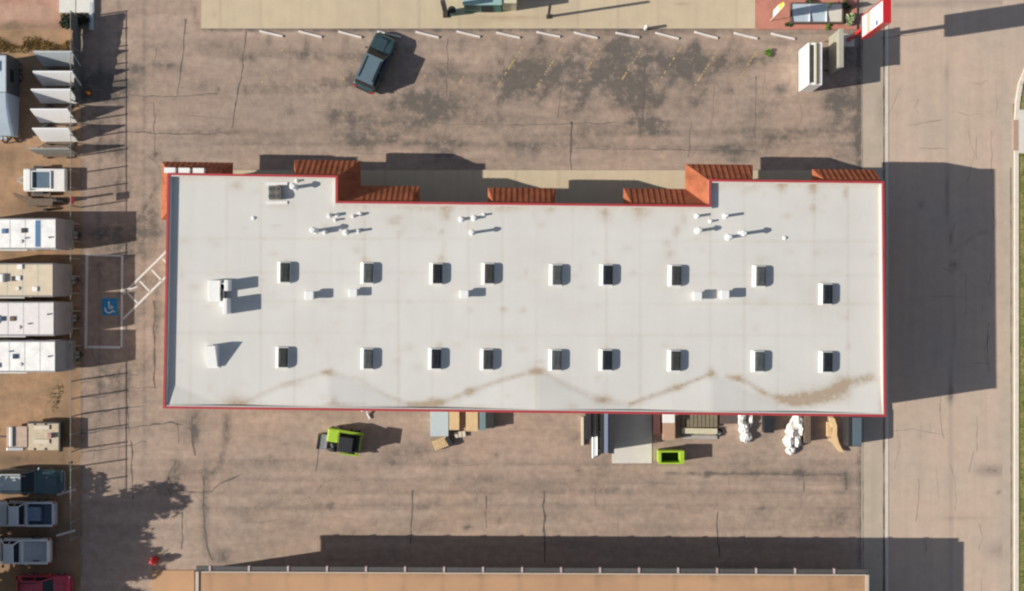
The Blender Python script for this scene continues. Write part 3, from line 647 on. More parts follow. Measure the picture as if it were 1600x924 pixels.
def suv(name, label, loc, rot, L, W, Ht, body, roofmat=None, hood=1.02, bumper=blackm, cab=(.20, -.45, .06, -.40)):
    root = T(name, label, 'car', loc, rot); h = L / 2; w_ = W / 2
    m = MB(); m.loft([rr(w_ * .78, .42, .78, .12, h), rr(w_ * .93, .33, hood - .14, .14, h - .12), rr(w_, .28, hood - .03, .16, h - .55), rr(w_, .27, hood, .14, L * .2), rr(w_, .27, hood + .05, .12, 0), rr(w_, .27, hood + .05, .12, -h + .5), rr(w_ * .96, .30, hood - .02, .14, -h + .12), rr(w_ * .85, .38, hood - .2, .12, -h)])
    m.build('body', body, root, smooth=False)
    cabin(root, L * cab[0], L * cab[1], L * cab[2], L * cab[3], hood + .03, Ht, w_ * .93, w_ * .76, body, roofmat)
    for x in (L * .31, -L * .29):
        for y in (-1, 1): wheel(root, x, y * (w_ - .1))
    lights(root, h - .13, w_ * .72, .72, whl, 'headlight', 1); lights(root, -h + .03, w_ * .78, .82, redl, 'taillight', -1)
    for nm, x0, x1 in (('front_bumper', h - .02, h + .1), ('rear_bumper', -h - .1, -h + .02)):
        m = MB(); m.box(x0, x1, -w_ * .8, w_ * .8, .36, .60, .03); m.build(nm, bumper, root)
    for y in (-1, 1):
        m = MB(); m.box(L * .155, L * .155 + .12, y * w_ + (.0 if y > 0 else -.22), y * w_ + (.22 if y > 0 else .0), hood + .02, hood + .17, .03); m.build('mirror', body, root)
    m = MB(); m.box(L * .215, h - .35, -.32, .32, hood - .03, hood + .035, .03); m.build('hood_scoop', body, root)
    for y in (-1, 1):
        m = MB(); m.bar((L * .02, y * w_ * .62, Ht + .09), (L * -.36, y * w_ * .62, Ht + .09), .05); m.build('roof_rail', blackm, root)
    return root
def pickup(name, label, loc, rot, L, W, body, cargo=None, bedcol=None, Ht=1.85):
    root = T(name, label, 'pickup truck', loc, rot); h = L / 2; w_ = W / 2; bx = -L * .08
    m = MB(); m.loft([rr(w_ * .8, .45, .85, .12, h), rr(w_ * .95, .36, .98, .14, h - .12), rr(w_, .32, 1.08, .15, h - .6), rr(w_, .32, 1.12, .12, L * .2), rr(w_, .32, 1.14, .1, bx)]); m.build('body', body, root)
    cabin(root, L * .2, bx + .02, L * .1, bx + .22, 1.12, Ht, w_ * .93, w_ * .76, body)
    m = MB(); m.box(-h + .05, bx - .03, -w_ * .96, w_ * .96, .42, .62, .0); m.build('bed_floor', bedcol or blackm, root)
    m = MB()
    for y0, y1 in ((-w_, -w_ + .14), (w_ - .14, w_)): m.box(-h + .02, bx - .02, y0, y1, .40, 1.12, .03)
    m.box(bx - .16, bx - .03, -w_ + .142, w_ - .142, .63, 1.16, .0); m.build('bed_side', body, root)
    m = MB(); m.box(-h, -h + .1, -w_ + .145, w_ - .145, .55, 1.10, .02); m.build('tailgate', body, root)
    m = MB(); m.box(-h - .16, -h - .01, -w_ * .9, w_ * .9, .42, .60, .03); m.build('rear_bumper', chrome, root)
    m = MB(); m.box(h - .02, h + .12, -w_ * .88, w_ * .88, .42, .66, .03); m.build('front_bumper', chrome, root)
    lights(root, h - .13, w_ * .75, .8, whl, 'headlight', 1)
    for y in (-1, 1):
        m = MB(); m.box(-h - .015, -h + .05, y * w_ * .97 - .09, y * w_ * .97 + .09, .72, 1.05, .01); m.build('taillight', redl, root)
    for x in (L * .32, -L * .29):
        for y in (-1, 1): wheel(root, x, y * (w_ - .08), .39)
    for y in (-1, 1):
        m = MB(); m.box(L * .15, L * .15 + .13, y * w_ + (.0 if y > 0 else -.24), y * w_ + (.24 if y > 0 else .0), 1.15, 1.33, .03); m.build('mirror', blackm, root)
    return root, bx
def gl(px, py): return (gx(px), gy(py), 0)
suv('parked_suv', 'dark teal SUV parked nose first by the north wheel stops', gl(588, 101), R(66), 4.75, 1.92, 1.78, slate, M('slate_lit_roof', (.13, .19, .225), .4, .06, 2, metal=.2, coat=.4), 1.06)  # roof tone raised over the body paint: light on top put into colour
suv('parked_suv', 'dark teal SUV with pale roof nosing the fence beside the tan flatbed trailer', gl(54, 750), 0, 5.3, 2.0, 1.85, tealp, palegreen, 1.08, chrome, (.10, -.47, -.07, -.44))
pk, bx = pickup('pickup_truck', 'silver cab pickup with dark blue bed parked under tree shade', gl(40, 800), R(180), 5.4, 2.0, silver, None, navy)
m = MB(); m.box(-.6, .6, -.6, .6, 0, .42, .06, .05); tag(m.build('cargo_bundle', M('tarp_blue', (.17, .23, .30), .7, .2, 3), None, (gx(40) + 1.05, gy(800), .622)), 'blue grey tarped bundle lying in the silver pickup bed', 'cargo')
pickup('pickup_truck', 'white pickup with tailgate to the fence, below the silver cab pickup', gl(32, 858), R(180), 5.4, 2.0, white, None, M('bed_pale', (.50, .52, .52), .6, .1, 3))
suv('parked_suv', 'crimson red SUV in the bottom left corner under tree shade', gl(74, 914), 0, 4.3, 1.95, 1.75, crims, None, 1.02, crims, (.24, -.45, .06, -.33))

def camper(label, pxr, y0, y1, L, zr, roofmat, bodymat, capmat, cap, items, rot=0, name='travel_trailer'):
    """pxr: survey x of the roof's front end on the ground, y0/y1 the two sides"""
    root = T(name, label, 'camper trailer', (gx(pxr), gy((y0 + y1) / 2), 0), rot); w_ = (y1 - y0) / S / 2
    m = MB(); m.loft([rr(w_ * .97, .62, zr - .05, .16, -L), rr(w_, .58, zr, .14, -L + .2), rr(w_, .58, zr, .12, -.02)]); m.build('body', bodymat, root)
    m = MB(); m.box(-L + .15, -.05, -w_ + .12, w_ - .12, zr + .012, zr + .03, .0); rf = m.build('roof', roofmat, root)
    m = MB(); m.loft([rr(w_, .58, zr, .14, 0), rr(w_ * .99, .58, zr - .28, .2, cap * .35), rr(w_ * .97, .58, zr - .85, .25, cap * .7), rr(w_ * .94, .60, zr - 1.55, .3, cap)]); m.build('front_cap', capmat, root)
    for i in range(1, int(L / 1.22)):
        m = MB(); m.box(-i * 1.22 - .03, -i * 1.22 + .03, -w_ + .13, w_ - .13, zr + .0302, zr + .036); m.build('roof_seam', M('sealant_grey', (.46, .45, .43), .8, .3, 5), root)
    for s in (-1, 1):
        m = MB(); m.box(-L + .1, -.02, s * (w_ - .07) - .035, s * (w_ - .07) + .035, zr - .0, zr + .05, .01); m.build('edge_rail', capgrey, root)
        m = MB(); m.tube([(-L * .82, s * (w_ + .06), zr - .3), (-L * .3, s * (w_ + .06), zr - .3)], .06, 8); m.build('awning_roll', M('awning_roll_white', (.6, .6, .58), .6, .1, 4), root) if s < 0 else m.bm.free()
    m = MB(); m.cyl(-L * .35, -w_ * .5, zr + .03, zr + .12, .14, 12); m.build('antenna', dwhite, root)
    for it in items:
        k = it[0]; x, y = it[1], it[2]
        if k == 'ac':
            m = MB(); m.box(x - .5, x + .38, y - .36, y + .36, zr + .031, zr + .32, .06, .04); m.build('air_conditioner', it[3] if len(it) > 3 else white, root)
        if k == 'vent':
            m = MB(); m.box(x - .19, x + .19, y - .19, y + .19, zr + .031, zr + .14, .03); m.build('roof_vent', it[3] if len(it) > 3 else white, root)
        if k == 'pipe':
            m = MB(); m.cyl(x, y, zr + .02, zr + .2, .06, 8); m.build('vent_pipe', it[3] if len(it) > 3 else capgrey, root)
        if k == 'bar':
            m = MB(); m.box(x - .19, x + .19, -w_ + .18, w_ - .18, zr + .031, zr + .045, .0); m.build('roof_stripe', stripe, root)
    for s in (-1, 1):
        for i, x in enumerate((-1.5, -3.4, -5.3)):
            if -x > L: continue
            m = MB(); m.box(x - .5, x + .5, s * w_ + (0 if s > 0 else -.025), s * w_ + (.025 if s > 0 else 0), 1.7, 2.35, .0); m.build('window', darkgl, root)
        for x in (-L * .55, -L * .55 - .85): wheel(root, x, s * (w_ - .12), .34, .22)
    m = MB(); m.box(-2.55, -1.95 + .0, -w_ - .022, -w_, .75, 1.65, 0); m.build('door', dwhite, root)
    m = MB(); m.bar((cap - .05, -.55, .52), (cap + .5, -.04, .52), .1); m.bar((cap - .05, .55, .52), (cap + .5, .04, .52), .1); m.cyl(cap + .42, 0, .05, .8, .05, 8); m.build('hitch', blackm, root)
    for y in (-.17, .17):
        m = MB(); m.cyl(cap + .16, y, .58, .95, .14, 12); m.build('gas_bottle', galv, root)
    return root
grp = 'camper trailers parked along the fence'
rvw = M('camper_roof_white', (.79, .78, .75), .6, .15, 1.3)
c1 = camper('white camper trailer with a blue band across its roof', 111, 345, 392, 8, 3.0, rvw, dwhite, capgrey, .5, [('bar', -1.45, 0), ('vent', -2.55, .25, blackm), ('pipe', -2.4, -.35), ('vent', -4.1, .2, stripe), ('ac', -6, 0), ('pipe', -.5, -.3, blackm)])
c2 = camper('cream roofed camper trailer with grey sloped front', 107, 413, 464, 8, 3.05, cream, M('cream_side', (.5, .44, .34), .6, .08, 2), capgrey, .55, [('ac', -4.2, .15), ('vent', -3.1, .1, blackm), ('vent', -2.75, .15), ('vent', -1.4, -.72), ('vent', -2.6, 1.05), ('pipe', -5.4, .4)])
c3 = camper('off white camper trailer between the cream roofed one and the southernmost one', 108, 471, 523, 8, 3.0, M('pinkish_white', (.70, .67, .65), .6, .07, 2), dwhite, capgrey, .55, [('ac', -5.0, -.1), ('vent', -4.1, .0, navy), ('vent', -3.3, 0, woodd), ('pipe', -.45, .35, blackm), ('pipe', -2.0, -.4), ('vent', -6.3, .2, capgrey)])
c4 = camper('white camper trailer at the south end of the row, beside bare dirt', 110, 530, 578, 8, 3.0, rvw, dwhite, M('blue_grey_cap', (.19, .22, .25), .4, .12, 2), .68, [('vent', -3.2, 0, navy), ('ac', -5.4, .0), ('vent', -6.4, .5), ('pipe', -.5, 0, blackm), ('pipe', -3.6, .4), ('vent', -4.6, -.7, capgrey)])
for c in (c1, c2, c3, c4): c['group'] = grp
c5 = camper('camper trailer with shade tinted blue grey into its skin at the left edge beside the tilted panels', 0, -22.8, 22.8, 3.1, 2.9, M('shade_blue_roof', (.46, .54, .60), .5, .1, 2), M('shade_dark_side', (.07, .08, .09), .6, .1, 2), shadeblue, 3.2, [('vent', -.8, .2, white), ('ac', -2.0, 0, shadeblue), ('pipe', -.4, -.6)], R(-90))  # blue roof and cap and dark side are shade painted onto the camper
c5.location = (gx(13), gy(155), 0)

# tilted white panels on their stands
def panel_stand(label, xl, xr, ytop, mat, lean=.75, zt=2.15):
    a = P(xl, ytop, zt); b = P(xr, ytop - 2, zt); w_ = b.x - a.x
    root = T('tilted_panel', label, 'panel', ((a.x + b.x) / 2, (a.y + b.y) / 2 - lean, 0), 0, 'tilted panels standing in a row by the fence')
    h = w_ / 2
    m = MB(); m.loft([[(-h, -.04, .22), (h, -.04, .22), (h, .03, .22), (-h, .03, .22)], [(-h, lean - .04, zt), (h, lean - .04, zt), (h, lean + .03, zt), (-h, lean + .03, zt)]]); m.build('panel', mat, root)
    m = MB()
    for x in (-h * .96, 0, h * .96): m.bar((x, .07, .22), (x, lean + .07, zt - .05), .06)
    m.bar((-h, lean + .05, zt - .06), (h, lean + .05, zt - .06), .06); m.build('frame', galv, root)
    for x in (-h * .7, h * .7):
        m = MB(); m.bar((x, lean + .1, zt * .75), (x, lean + .75, .02), .06); m.build('leg', galv, root)
    m = MB(); m.box(-h * .8, h * .8, -.25, .8, .02, .12, .02); m.build('base_frame', woodd, root)
    for x in (-h * .5, h * .5): wheel(root, x, -.3, .16, .1)
names = ['northernmost tilted panel of the row, mostly in shade beside dry grass', 'second tilted panel from the dry grass, pale blue in shade', 'middle tilted panel of the row of white ones, beside the camper shadow', 'tilted white panel with sunlit face, fourth from the dry grass', 'southernmost sunlit white tilted panel, its foot on bare sand']
for i, (xl, xr, yt) in enumerate([(52, 112, 82), (51, 113, 113), (48, 110, 141), (47, 106, 172), (50, 107, 202)]):
    panel_stand(names[i], xl, xr, yt, M('panel_white', (.86, .86, .85), .5, .03, 2) if i else M('panel_shaded', (.50, .54, .55), .5, .08, 2))  # first panel's white is greyed, its shade put into the colour
panel_stand('panel painted dull grey as unlit, standing nearly upright north of the small white trailer', 44, 108, 234, M('panel_unlit', (.26, .26, .23), .7, .15, 2), .18, 2.1)  # dull tone paints the face as unlit

# small utility trailer
u = T('utility_trailer', 'small white utility trailer with dark blue bed, parked by the fence', 'trailer', gl(77, 283))
m = MB(); m.box(-1.72, 1.65, -.92, .92, .35, .78, .05); m.build('body', white, u)
m = MB(); m.box(-1.0, .45, -.66, .66, .782, .80); m.build('bed_liner', M('bed_blue', (.07, .12, .17), .6, .2, 3), u)
m = MB(); m.box(-1.08, -1.002, -.74, .74, .782, .98, .02); m.box(.452, .53, -.74, .74, .782, .98, .02); m.box(-1.0, .45, .662, .74, .782, .98, .02); m.box(-1.0, .45, -.74, -.662, .782, .98, .02); m.build('bed_rim', white, u)
m = MB(); m.box(-1.68, -1.12, -.86, .86, .78, 1.02, .06); m.build('front_locker', white, u)
m = MB(); m.box(.58, 1.6, -.86, .86, .78, .86, .03); m.build('rear_deck', dwhite, u)
for y in (-1, 1):
    wheel(u, -.6, y * 1.02, .34, .2)
    m = MB(); m.box(-1.0, -.2, y * 1.02 - .14, y * 1.02 + .14, .66, .72, .02); m.build('fender', blackm, u)
m = MB(); m.bar((-1.72, -.4, .4), (-2.5, 0, .4), .09); m.bar((-1.72, .4, .4), (-2.5, 0, .4), .09); m.build('tongue', galv, u)
# dark implement
u = T('farm_implement', 'dark brown steel implement with upright mast below the small white trailer', 'implement', gl(66, 314))
m = MB(); m.box(-.9, 1.1, -.45, .15, .3, .62, .03); m.box(-.7, .9, .35, .65, .3, .5, .03); m.build('frame', woodd, u)
m = MB(); m.bar((-.9, .1, .5), (-2.1, .55, .55), .16); m.bar((-.9, -.2, .5), (-2.0, .35, .5), .1); m.build('drawbar', woodd, u)
m = MB(); m.bar((1.9, .0, 0), (1.9, .0, 2.15), .16); m.bar((1.0, -.1, .5), (1.9, 0, 1.3), .1); m.box(1.2, 2.1, -.15, .12, .1, .9, .03); m.build('mast', blackm, u)
for x in (-.4, .7):
    m = MB()
    for q in range(3): m.tube([(x + q * .22, -.42, .3), (x + q * .22 + .1, -.5, .1), (x + q * .22 + .2, -.45, .02)], .03, 6)
    m.build('tine', blackm, u)
wheel(u, -.3, .8, .32, .18); wheel(u, .5, -.75, .32, .18)
# tan flatbed
u = T('flatbed_trailer', 'tan wooden deck flatbed trailer with black rails by the fence', 'trailer', gl(62, 681))
m = MB(); m.box(-.7, 1.95, -1.1, 1.1, .55, .66, .02); m.build('deck', M('deck_boards', (.52, .44, .32), .85, .18, 2.5), u)
m = MB(); m.box(-2.4, -.72, -.85, .85, .5, .72, .03); m.build('front_deck', M('deck_pink', (.48, .36, .28), .85, .15, 2.5), u)
m = MB(); m.box(-.6, 1.9, 1.102, 1.24, .45, 1.0, .02); m.box(1.952, 2.12, -1.2, 1.2, .45, 1.05, .02); m.build('side_rail', blackm, u)
for a in ((-.1, .6), (-.1, -.55)):
    m = MB(); m.box(a[0], a[0] + 1.2, a[1], a[1] + .35, .662, .76, .02); m.build('plank_stack', M('pale_plank', (.62, .55, .44), .8, .12, 3), u)
m = MB(); m.box(1.0, 1.35, -.1, .3, .662, .95, .03); m.build('toolbox', M('toolbox_pink', (.38, .22, .20), .6, .1, 4), u)
m = MB(); m.box(-2.1, -1.85, -.8, .8, .722, .86, .02); m.box(-2.35, -1.0, -1.12, -.87, .45, .82, .03); m.build('crossbar', galv, u)
for x in (-.1, .8):
    for y in (-1, 1): wheel(u, x, y * 1.0, .34, .2)
m = MB(); m.bar((-2.4, 0, .5), (-3.2, 0, .5), .12); m.build('tongue', blackm, u)

# ------------------------------------------------------------------ fence of the trailer lot
fx = gx(126); FH = 2.1; fy0, fy1 = gy(836), gy(28)
f = T('chain_link_fence', 'long chain link fence between the dirt yard and the parking lot', 'fence', (fx, 0, 0))
np_ = 31; fgal = M('dull_galvanised', (.24, .24, .235), .7, .12, 5, metal=.2)
for i in range(np_):
    y = fy0 + (fy1 - fy0) * i / (np_ - 1)
    m = MB(); m.cyl(0, 0, -.05, FH + .06, .055, 8); m.build('post', fgal, f, (0, y, 0))
m = MB(); m.tube([(0, fy0, FH), (0, fy1, FH)], .028, 6); m.build('top_rail', fgal, f)
m = MB(); sp = .15
n_ = int((fy1 - fy0) / sp)
for i in range(-14, n_):
    for sgn in (1, -1):
        ya = fy0 + i * sp; yb = ya + FH
        za, zb = (0.05, FH) if sgn > 0 else (FH, .05)
        t0 = max(0, (fy0 - ya) / (yb - ya)); t1 = min(1, (fy1 - ya) / (yb - ya))
        if t0 >= t1: continue
        A = (.035 * sgn, ya + (yb - ya) * t0, za + (zb - za) * t0); B = (.035 * sgn, ya + (yb - ya) * t1, za + (zb - za) * t1)
        m.face([(A[0], A[1], A[2] - .004), (B[0], B[1], B[2] - .004), (B[0], B[1], B[2] + .004), (A[0], A[1], A[2] + .004)])
m.build('wire_mesh', fgal, f)
m = MB(); rings = []
for i in range(30):
    t = i / 29; y = gy(163) + (gy(30) - gy(163)) * t; zt = 1.32 + .72 * t + .03 * math.sin(i * 2.1)
    rings.append([(.05 + .02 * math.sin(i * 1.3), y, .06), (.05 + .03 * math.sin(i * 1.7), y, zt), (.058 + .03 * math.sin(i * 1.7), y, zt), (.058 + .02 * math.sin(i * 1.3), y, .06)])
m.loft(rings); m.build('privacy_screen', fabric, f)
m = MB(); m.box(-.02, .02, -.3, .3, 1.6, 2.2, .008); m.box(-.06, -.021, -.2, .2, 1.7, 2.1, .004)
tag(m.build('fence_sign', M('faded_red_sign', (.50, .06, .09), .5, .1, 3), None, (fx + .07, gy(316), 0)), 'small faded red sign hung on the chain link fence', 'sign')
u = T('traffic_cone', 'small orange cone standing in fence shadow near the tilted panels', 'traffic cone', gl(139, 146))
m = MB(); m.cyl(0, 0, .04, .62, .17, 14, .04); m.build('cone', orange, u); m = MB(); m.box(-.2, .2, -.2, .2, 0, .04, .01); m.build('base', black, u)
# top-left low slab, shrub and board
m = MB(); m.box(-1.42, -.10, -1.6, 1.6, 0, .3, .02); m.box(-.04, 1.38, -1.6, 1.6, 0, .3, .02)
tag(m.build('loading_platform', M('platform_white', (.66, .64, .58), .8, .08, 2), None, (gx(122), gy(-9), 0)), 'low white two slab platform beside the dark shrub', 'platform')
m = MB(); m.box(-.14, .14, -1.15, 1.1, .0, .32, .02); tag(m.build('board_stack', palemetal, None, (gx(144), gy(26), 0)), 'pale blue grey boards stacked along the end of the fence', 'boards')

def foliage(mb, c, r, n, size, rnd, squash=1.0, fill=.35):
    for i in range(n):
        v = Vector((rnd.gauss(0, 1), rnd.gauss(0, 1), rnd.gauss(0, 1))).normalized()
        p_ = Vector(c) + Vector((v.x * r, v.y * r, v.z * r * squash)) * (fill + (1 - fill) * rnd.random() ** .6)
        a = Vector((rnd.gauss(0, 1), rnd.gauss(0, 1), rnd.gauss(0, .6))).normalized(); b = a.cross(Vector((rnd.gauss(0, 1), rnd.gauss(0, 1), rnd.gauss(0, 1)))).normalized()
        s = size * rnd.uniform(.6, 1.3)
        mb.face([p_ - a * s, p_ + b * s * .45, p_ + a * s, p_ - b * s * .45])
rt = random.Random(5)
def shrub(name, label, loc, r, h, mat, n=700, size=.12, blobs=5, cat='shrub'):
    root = T(name, label, cat, loc); m = MB()
    for i in range(blobs):
        a = rt.uniform(0, 6.28); q = rt.uniform(.2, .65) * r
        foliage(m, (q * math.cos(a), q * math.sin(a), h * rt.uniform(.35, .65)), r * rt.uniform(.4, .6), n // blobs, size, rt, h / r * .55)
    m.build('foliage', mat, root)
    m = MB()
    for i in range(4): m.tube([(0, 0, 0), (rt.uniform(-.3, .3) * r, rt.uniform(-.3, .3) * r, h * .6)], [.04, .015], 6)
    m.build('stem', bark, root)
    return root
s = shrub('evergreen_shrub', 'dark evergreen shrub beside the white slab platform', gl(120, 36), .95, 1.0, leafd, 1500, .13, 7); s.scale = (1.25, .75, 1)
shrub('weed_clump', 'bright green weed growing from the asphalt by the wheel stops', gl(1201, 83), .36, .4, leaf2, 220, .12, 4, 'weed')
shrub('pale_shrub', 'pale green shrub beside the red pylon pole', gl(1326, 32), .6, .8, leafp, 360, .11, 5)
shrub('weed_clump', 'olive weed at the lower left corner of the glass planter', gl(1231, 38), .34, .4, leaf, 200, .09, 4, 'weed')
shrub('weed_clump', 'weed at the brick edge above the tall khaki board', gl(1292, 42), .36, .4, leaf2, 200, .09, 4, 'weed')
shrub('low_shrub', 'olive shrub between the glass planter and the red pylon', gl(1320, 12), .5, .7, leaf, 300, .11, 5)
# trees west of the frame that shade the lower left
def tree(label, loc, h, cr_, n, seed):
    rnd = random.Random(seed); root = T('broadleaf_tree', label, 'tree', loc, 0, 'trees west of the vehicle yard')
    m = MB(); m.tube([(0, 0, -.1), (.05, .04, h * .2), (-.06, .1, h * .45), (.1, 0, h * .75)], [.32, .26, .18, .06], 10)
    tips = []
    for i in range(11):
        a = i * 2.4 + rnd.uniform(-.4, .4); z0 = h * rnd.uniform(.18, .5); rr_ = cr_ * rnd.uniform(.45, .85)
        tip = Vector((rr_ * math.cos(a), rr_ * math.sin(a), min(h * .9, z0 + h * rnd.uniform(.12, .38)))); tips.append(tip)
        m.tube([(0, .05, z0), (tip.x * .5, tip.y * .5, (z0 + tip.z) * .52), tip], [.11, .07, .025], 6)
    m.build('trunk', bark, root)
    m = MB()
    for tip in tips + [Vector((0, 0, h * .82)), Vector((.3, -.2, h * .62)), Vector((-.5, .4, h * .5))]:
        foliage(m, tip, cr_ * rnd.uniform(.36, .5), n // 14, .27, rnd, .85, .1)
    m.build('crown', leaf, root)
tree('leafy tree just past the left edge, shading the silver cab pickup', (gx(-58), gy(832), 0), 9.4, 3.7, 9500, 3)
tree('leafy tree past the bottom left corner, shading the white pickup', (gx(-48), gy(908), 0), 8.6, 3.6, 9500, 8)
tree('leafy tree past the bottom left corner, farthest south', (gx(-60), gy(985), 0), 9.0, 3.8, 9500, 21)

# ------------------------------------------------------------------ north edge: wheel stops, kiosk, plaza
def stop_mesh(L=2.0):
    m = MB(); m.loft([[(-L / 2, -.09, 0), (L / 2, -.09, 0), (L / 2, .09, 0), (-L / 2, .09, 0)], [(-L / 2 + .03, -.06, .13), (L / 2 - .03, -.06, .13), (L / 2 - .03, .06, .13), (-L / 2 + .03, .06, .13)]]); return m
stops = [424, 485, 546, 607, 669, 731, 793, 856, 917, 980, 1041, 1103, 1165, 1222]
g0 = None
for i, x in enumerate(stops):
    lab = 'white concrete wheel stop, %s from the west end of the row' % ORD[i]
    if i == 3: lab = 'white concrete wheel stop right in front of the dark teal SUV'
    if i == 13: lab = 'white concrete wheel stop nearest the tall white box at the east end'
    y = 53 + i * .25
    if g0 is None:
        g0 = tag(stop_mesh().build('wheel_stop', M('stop_concrete', (.66, .62, .58), .85, .12, 3), None, gl(x, y), R(-13)), lab, 'wheel stop', 'wheel stops along the north walkway')
    else:
        o = g0.copy(); C.objects.link(o); o.location = gl(x + random.uniform(-1.5, 1.5), y + random.uniform(-.8, .8)); o.rotation_euler = (0, 0, R(-13 + random.uniform(-2, 2))); o['label'] = lab
for x, y, lab in ((104, 769, 'grey concrete wheel stop at the fence beside the dark teal SUV'), (103, 833, 'grey concrete wheel stop between the silver and white pickups')):
    o = g0.copy(); C.objects.link(o); o.location = gl(x, y); o.rotation_euler = (0, 0, R(16)); o['label'] = lab; o['group'] = 'wheel stops by the fence'; o.scale = (.8, 1, 1)
u = T('bollard', 'short white bollard on the north walkway edge', 'bollard', (*P(1008, 46).to_2d(), .14))
m = MB(); m.cyl(0, 0, 0, .9, .13, 14); m.build('post', white, u); m = MB(); m.cyl(0, 0, .9, .98, .14, 14, .05); m.build('cap', white, u)
# kiosk
kz = 2.5
u = T('kiosk', 'teal kiosk with pale roof standing on the north walkway', 'kiosk', (*P(755, 20).to_2d(), .14))
m = MB(); m.box(-1.5, 1.5, 0, 3.2, 0, kz - .1, .0); m.build('body', tealk, u)
m = MB(); m.box(-1.58, 1.56, -.05, 3.25, kz - .098, kz, .02); m.build('roof', tealr, u)
m = MB(); m.box(-.1, .85, -.03, -.002, .05, 2.0, 0); m.build('door', M('kiosk_door', (.008, .02, .025), .8, .1, 3), u)
m = MB(); m.box(-1.4, -.3, -.03, -.002, .9, 1.9, 0); m.build('window', M('kiosk_glazing', (.008, .06, .06), .6, .2, 4), u)
m = MB(); m.box(1.57, 2.75, .12, 3.2, 0, kz - .1, .03); m.build('side_cabinet', M('cabinet_cream', (.55, .52, .36), .7, .08, 3), u)
for x, y, lab, w_ in ((697, 24, 'dark square column west of the teal kiosk', .34), (857, 27, 'dark square column east of the teal kiosk', .2)):
    u = T('canopy_column', lab, 'column', (*P(x, y).to_2d(), .14))
    m = MB(); m.box(-w_ / 2, w_ / 2, -w_ / 2, w_ / 2, .1, 4.6, .02); m.build('shaft', M('column_grey', (.06, .06, .065), .7, .15, 4), u)
    m = MB(); m.box(-w_ / 2 - .08, w_ / 2 + .08, -w_ / 2 - .08, w_ / 2 + .08, 0, .1, .01); m.build('base', blackm, u)
u = T('litter_bin', 'dark teal litter bin at the foot of the column west of the kiosk', 'litter bin', (*P(707, 21).to_2d(), .14))
m = MB(); m.cyl(0, 0, 0, .9, .27, 16, .33); m.build('body', tealk, u); m = MB(); m.cyl(0, 0, .9, .98, .34, 16, .2); m.build('lid', blackm, u)
# plaza glass planter
u = T('glass_planter', 'long glass topped planter box set in the red brick paving', 'planter', (*P(1274, 23).to_2d(), .14))
m = MB()
for a in ((-2.15, 2.15, -.85, -.72), (-2.15, 2.15, .72, .85), (-2.15, -2.02, -.719, .719), (2.02, 2.15, -.719, .719)): m.box(*a, 0, .42, .01)
m.build('frame', M('planter_brown', (.10, .07, .055), .8, .2, 4), u)
for x0, x1, mt in ((-2.01, -.66, glassb), (-.60, .72, glassb), (.78, 2.01, M('cream_pane', (.62, .58, .50), .4, .06, 3))):
    m = MB(); m.loft([[(x0, -.71, .30), (x1, -.71, .30), (x1, .71, .46), (x0, .71, .46)], [(x0, -.71, .325), (x1, -.71, .325), (x1, .71, .485), (x0, .71, .485)]]); m.build('pane', mt, u)
m = MB(); m.box(-.655, -.605, -.715, .715, .28, .5); m.box(.725, .775, -.715, .715, .28, .5); m.build('glazing_bar', white, u)
shrub('trailing_plant', 'dark green plant at the top of the glass planter', gl(1263, 6), .34, .75, leaf, 260, .1, 4, 'plant')
shrub('trailing_plant', 'bright green plant climbing over the middle of the glass planter', gl(1291, 12), .42, .8, leaf2, 300, .09, 5, 'plant')
# feather flag
u = T('feather_flag', 'yellow and white feather flag on a thin pole by the brick paving', 'flag', (*P(1203, 33).to_2d(), .14))
m = MB(); m.tube([(0, 0, 0), (0, 0, 4.2), (.05, .15, 4.7)], .025, 6); m.build('pole', white, u)
m = MB(); m.loft([[(.0, -.02, .9), (.0, .55, 1.1), (.02, .55, 1.1), (.02, -.02, .9)], [(.06, .03, 2.5), (.1, .65, 2.5), (.12, .65, 2.5), (.08, .03, 2.5)]]); m.build('lower_cloth', white, u)
m = MB(); m.loft([[(.06, .03, 2.51), (.1, .65, 2.51), (.12, .65, 2.51), (.08, .03, 2.51)], [(.03, .05, 4.6), (.05, .4, 4.3), (.07, .4, 4.3), (.05, .05, 4.6)]]); m.build('upper_cloth', yellow, u)
# tall narrow boxes
u = T('storage_box', 'tall narrow white box with open slatted top beside the parking stalls', 'storage box', gl(1258, 112))
m = MB(); m.box(-.55, .55, -1.68, 1.68, .1, 3.1, .02); m.build('body', M('box_white', (.80, .80, .78), .5, .04, 2), u)
m = MB(); m.box(-.42, -.12, -1.5, 1.5, 3.102, 3.115); m.build('roof_hatch', M('hatch_dark', (.05, .05, .05), .7, .2, 3), u)
m = MB(); m.box(-.05, .10, -1.66, 1.66, 3.102, 3.22, .02); m.box(-.53, -.46, -1.66, 1.66, 3.102, 3.16, .01); m.build('roof_rail', M('rail_cream', (.50, .47, .30), .7, .1, 3), u)
m = MB(); m.box(.14, .40, -1.6, 1.6, 3.102, 3.13, .0); m.build('roof_panel', capgrey, u)
m = MB(); m.box(.43, .52, -1.66, 1.66, 3.102, 3.18, .01); m.build('roof_lip', dwhite, u)
m = MB(); m.box(-.5, .5, -1.60, -1.4, 0, .098); m.box(-.5, .5, 1.4, 1.6, 0, .098); m.build('skid', woodd, u)
u = T('display_board', 'tall khaki upright board standing east of the white box', 'board', gl(1297, 88))
m = MB(); m.box(-.16, .16, -1.5, 1.5, .15, 3.05, .02); m.build('board', khaki, u)
m = MB(); m.box(-.2, .2, -1.55, 1.55, 3.052, 3.12, .02); m.build('top_rail', M('khaki_rail', (.36, .35, .30), .6, .1, 3), u)
for y in (-1.2, 1.2):
    m = MB(); m.box(-.45, .45, y - .06, y + .06, 0, .148, .01); m.build('foot', woodd, u)
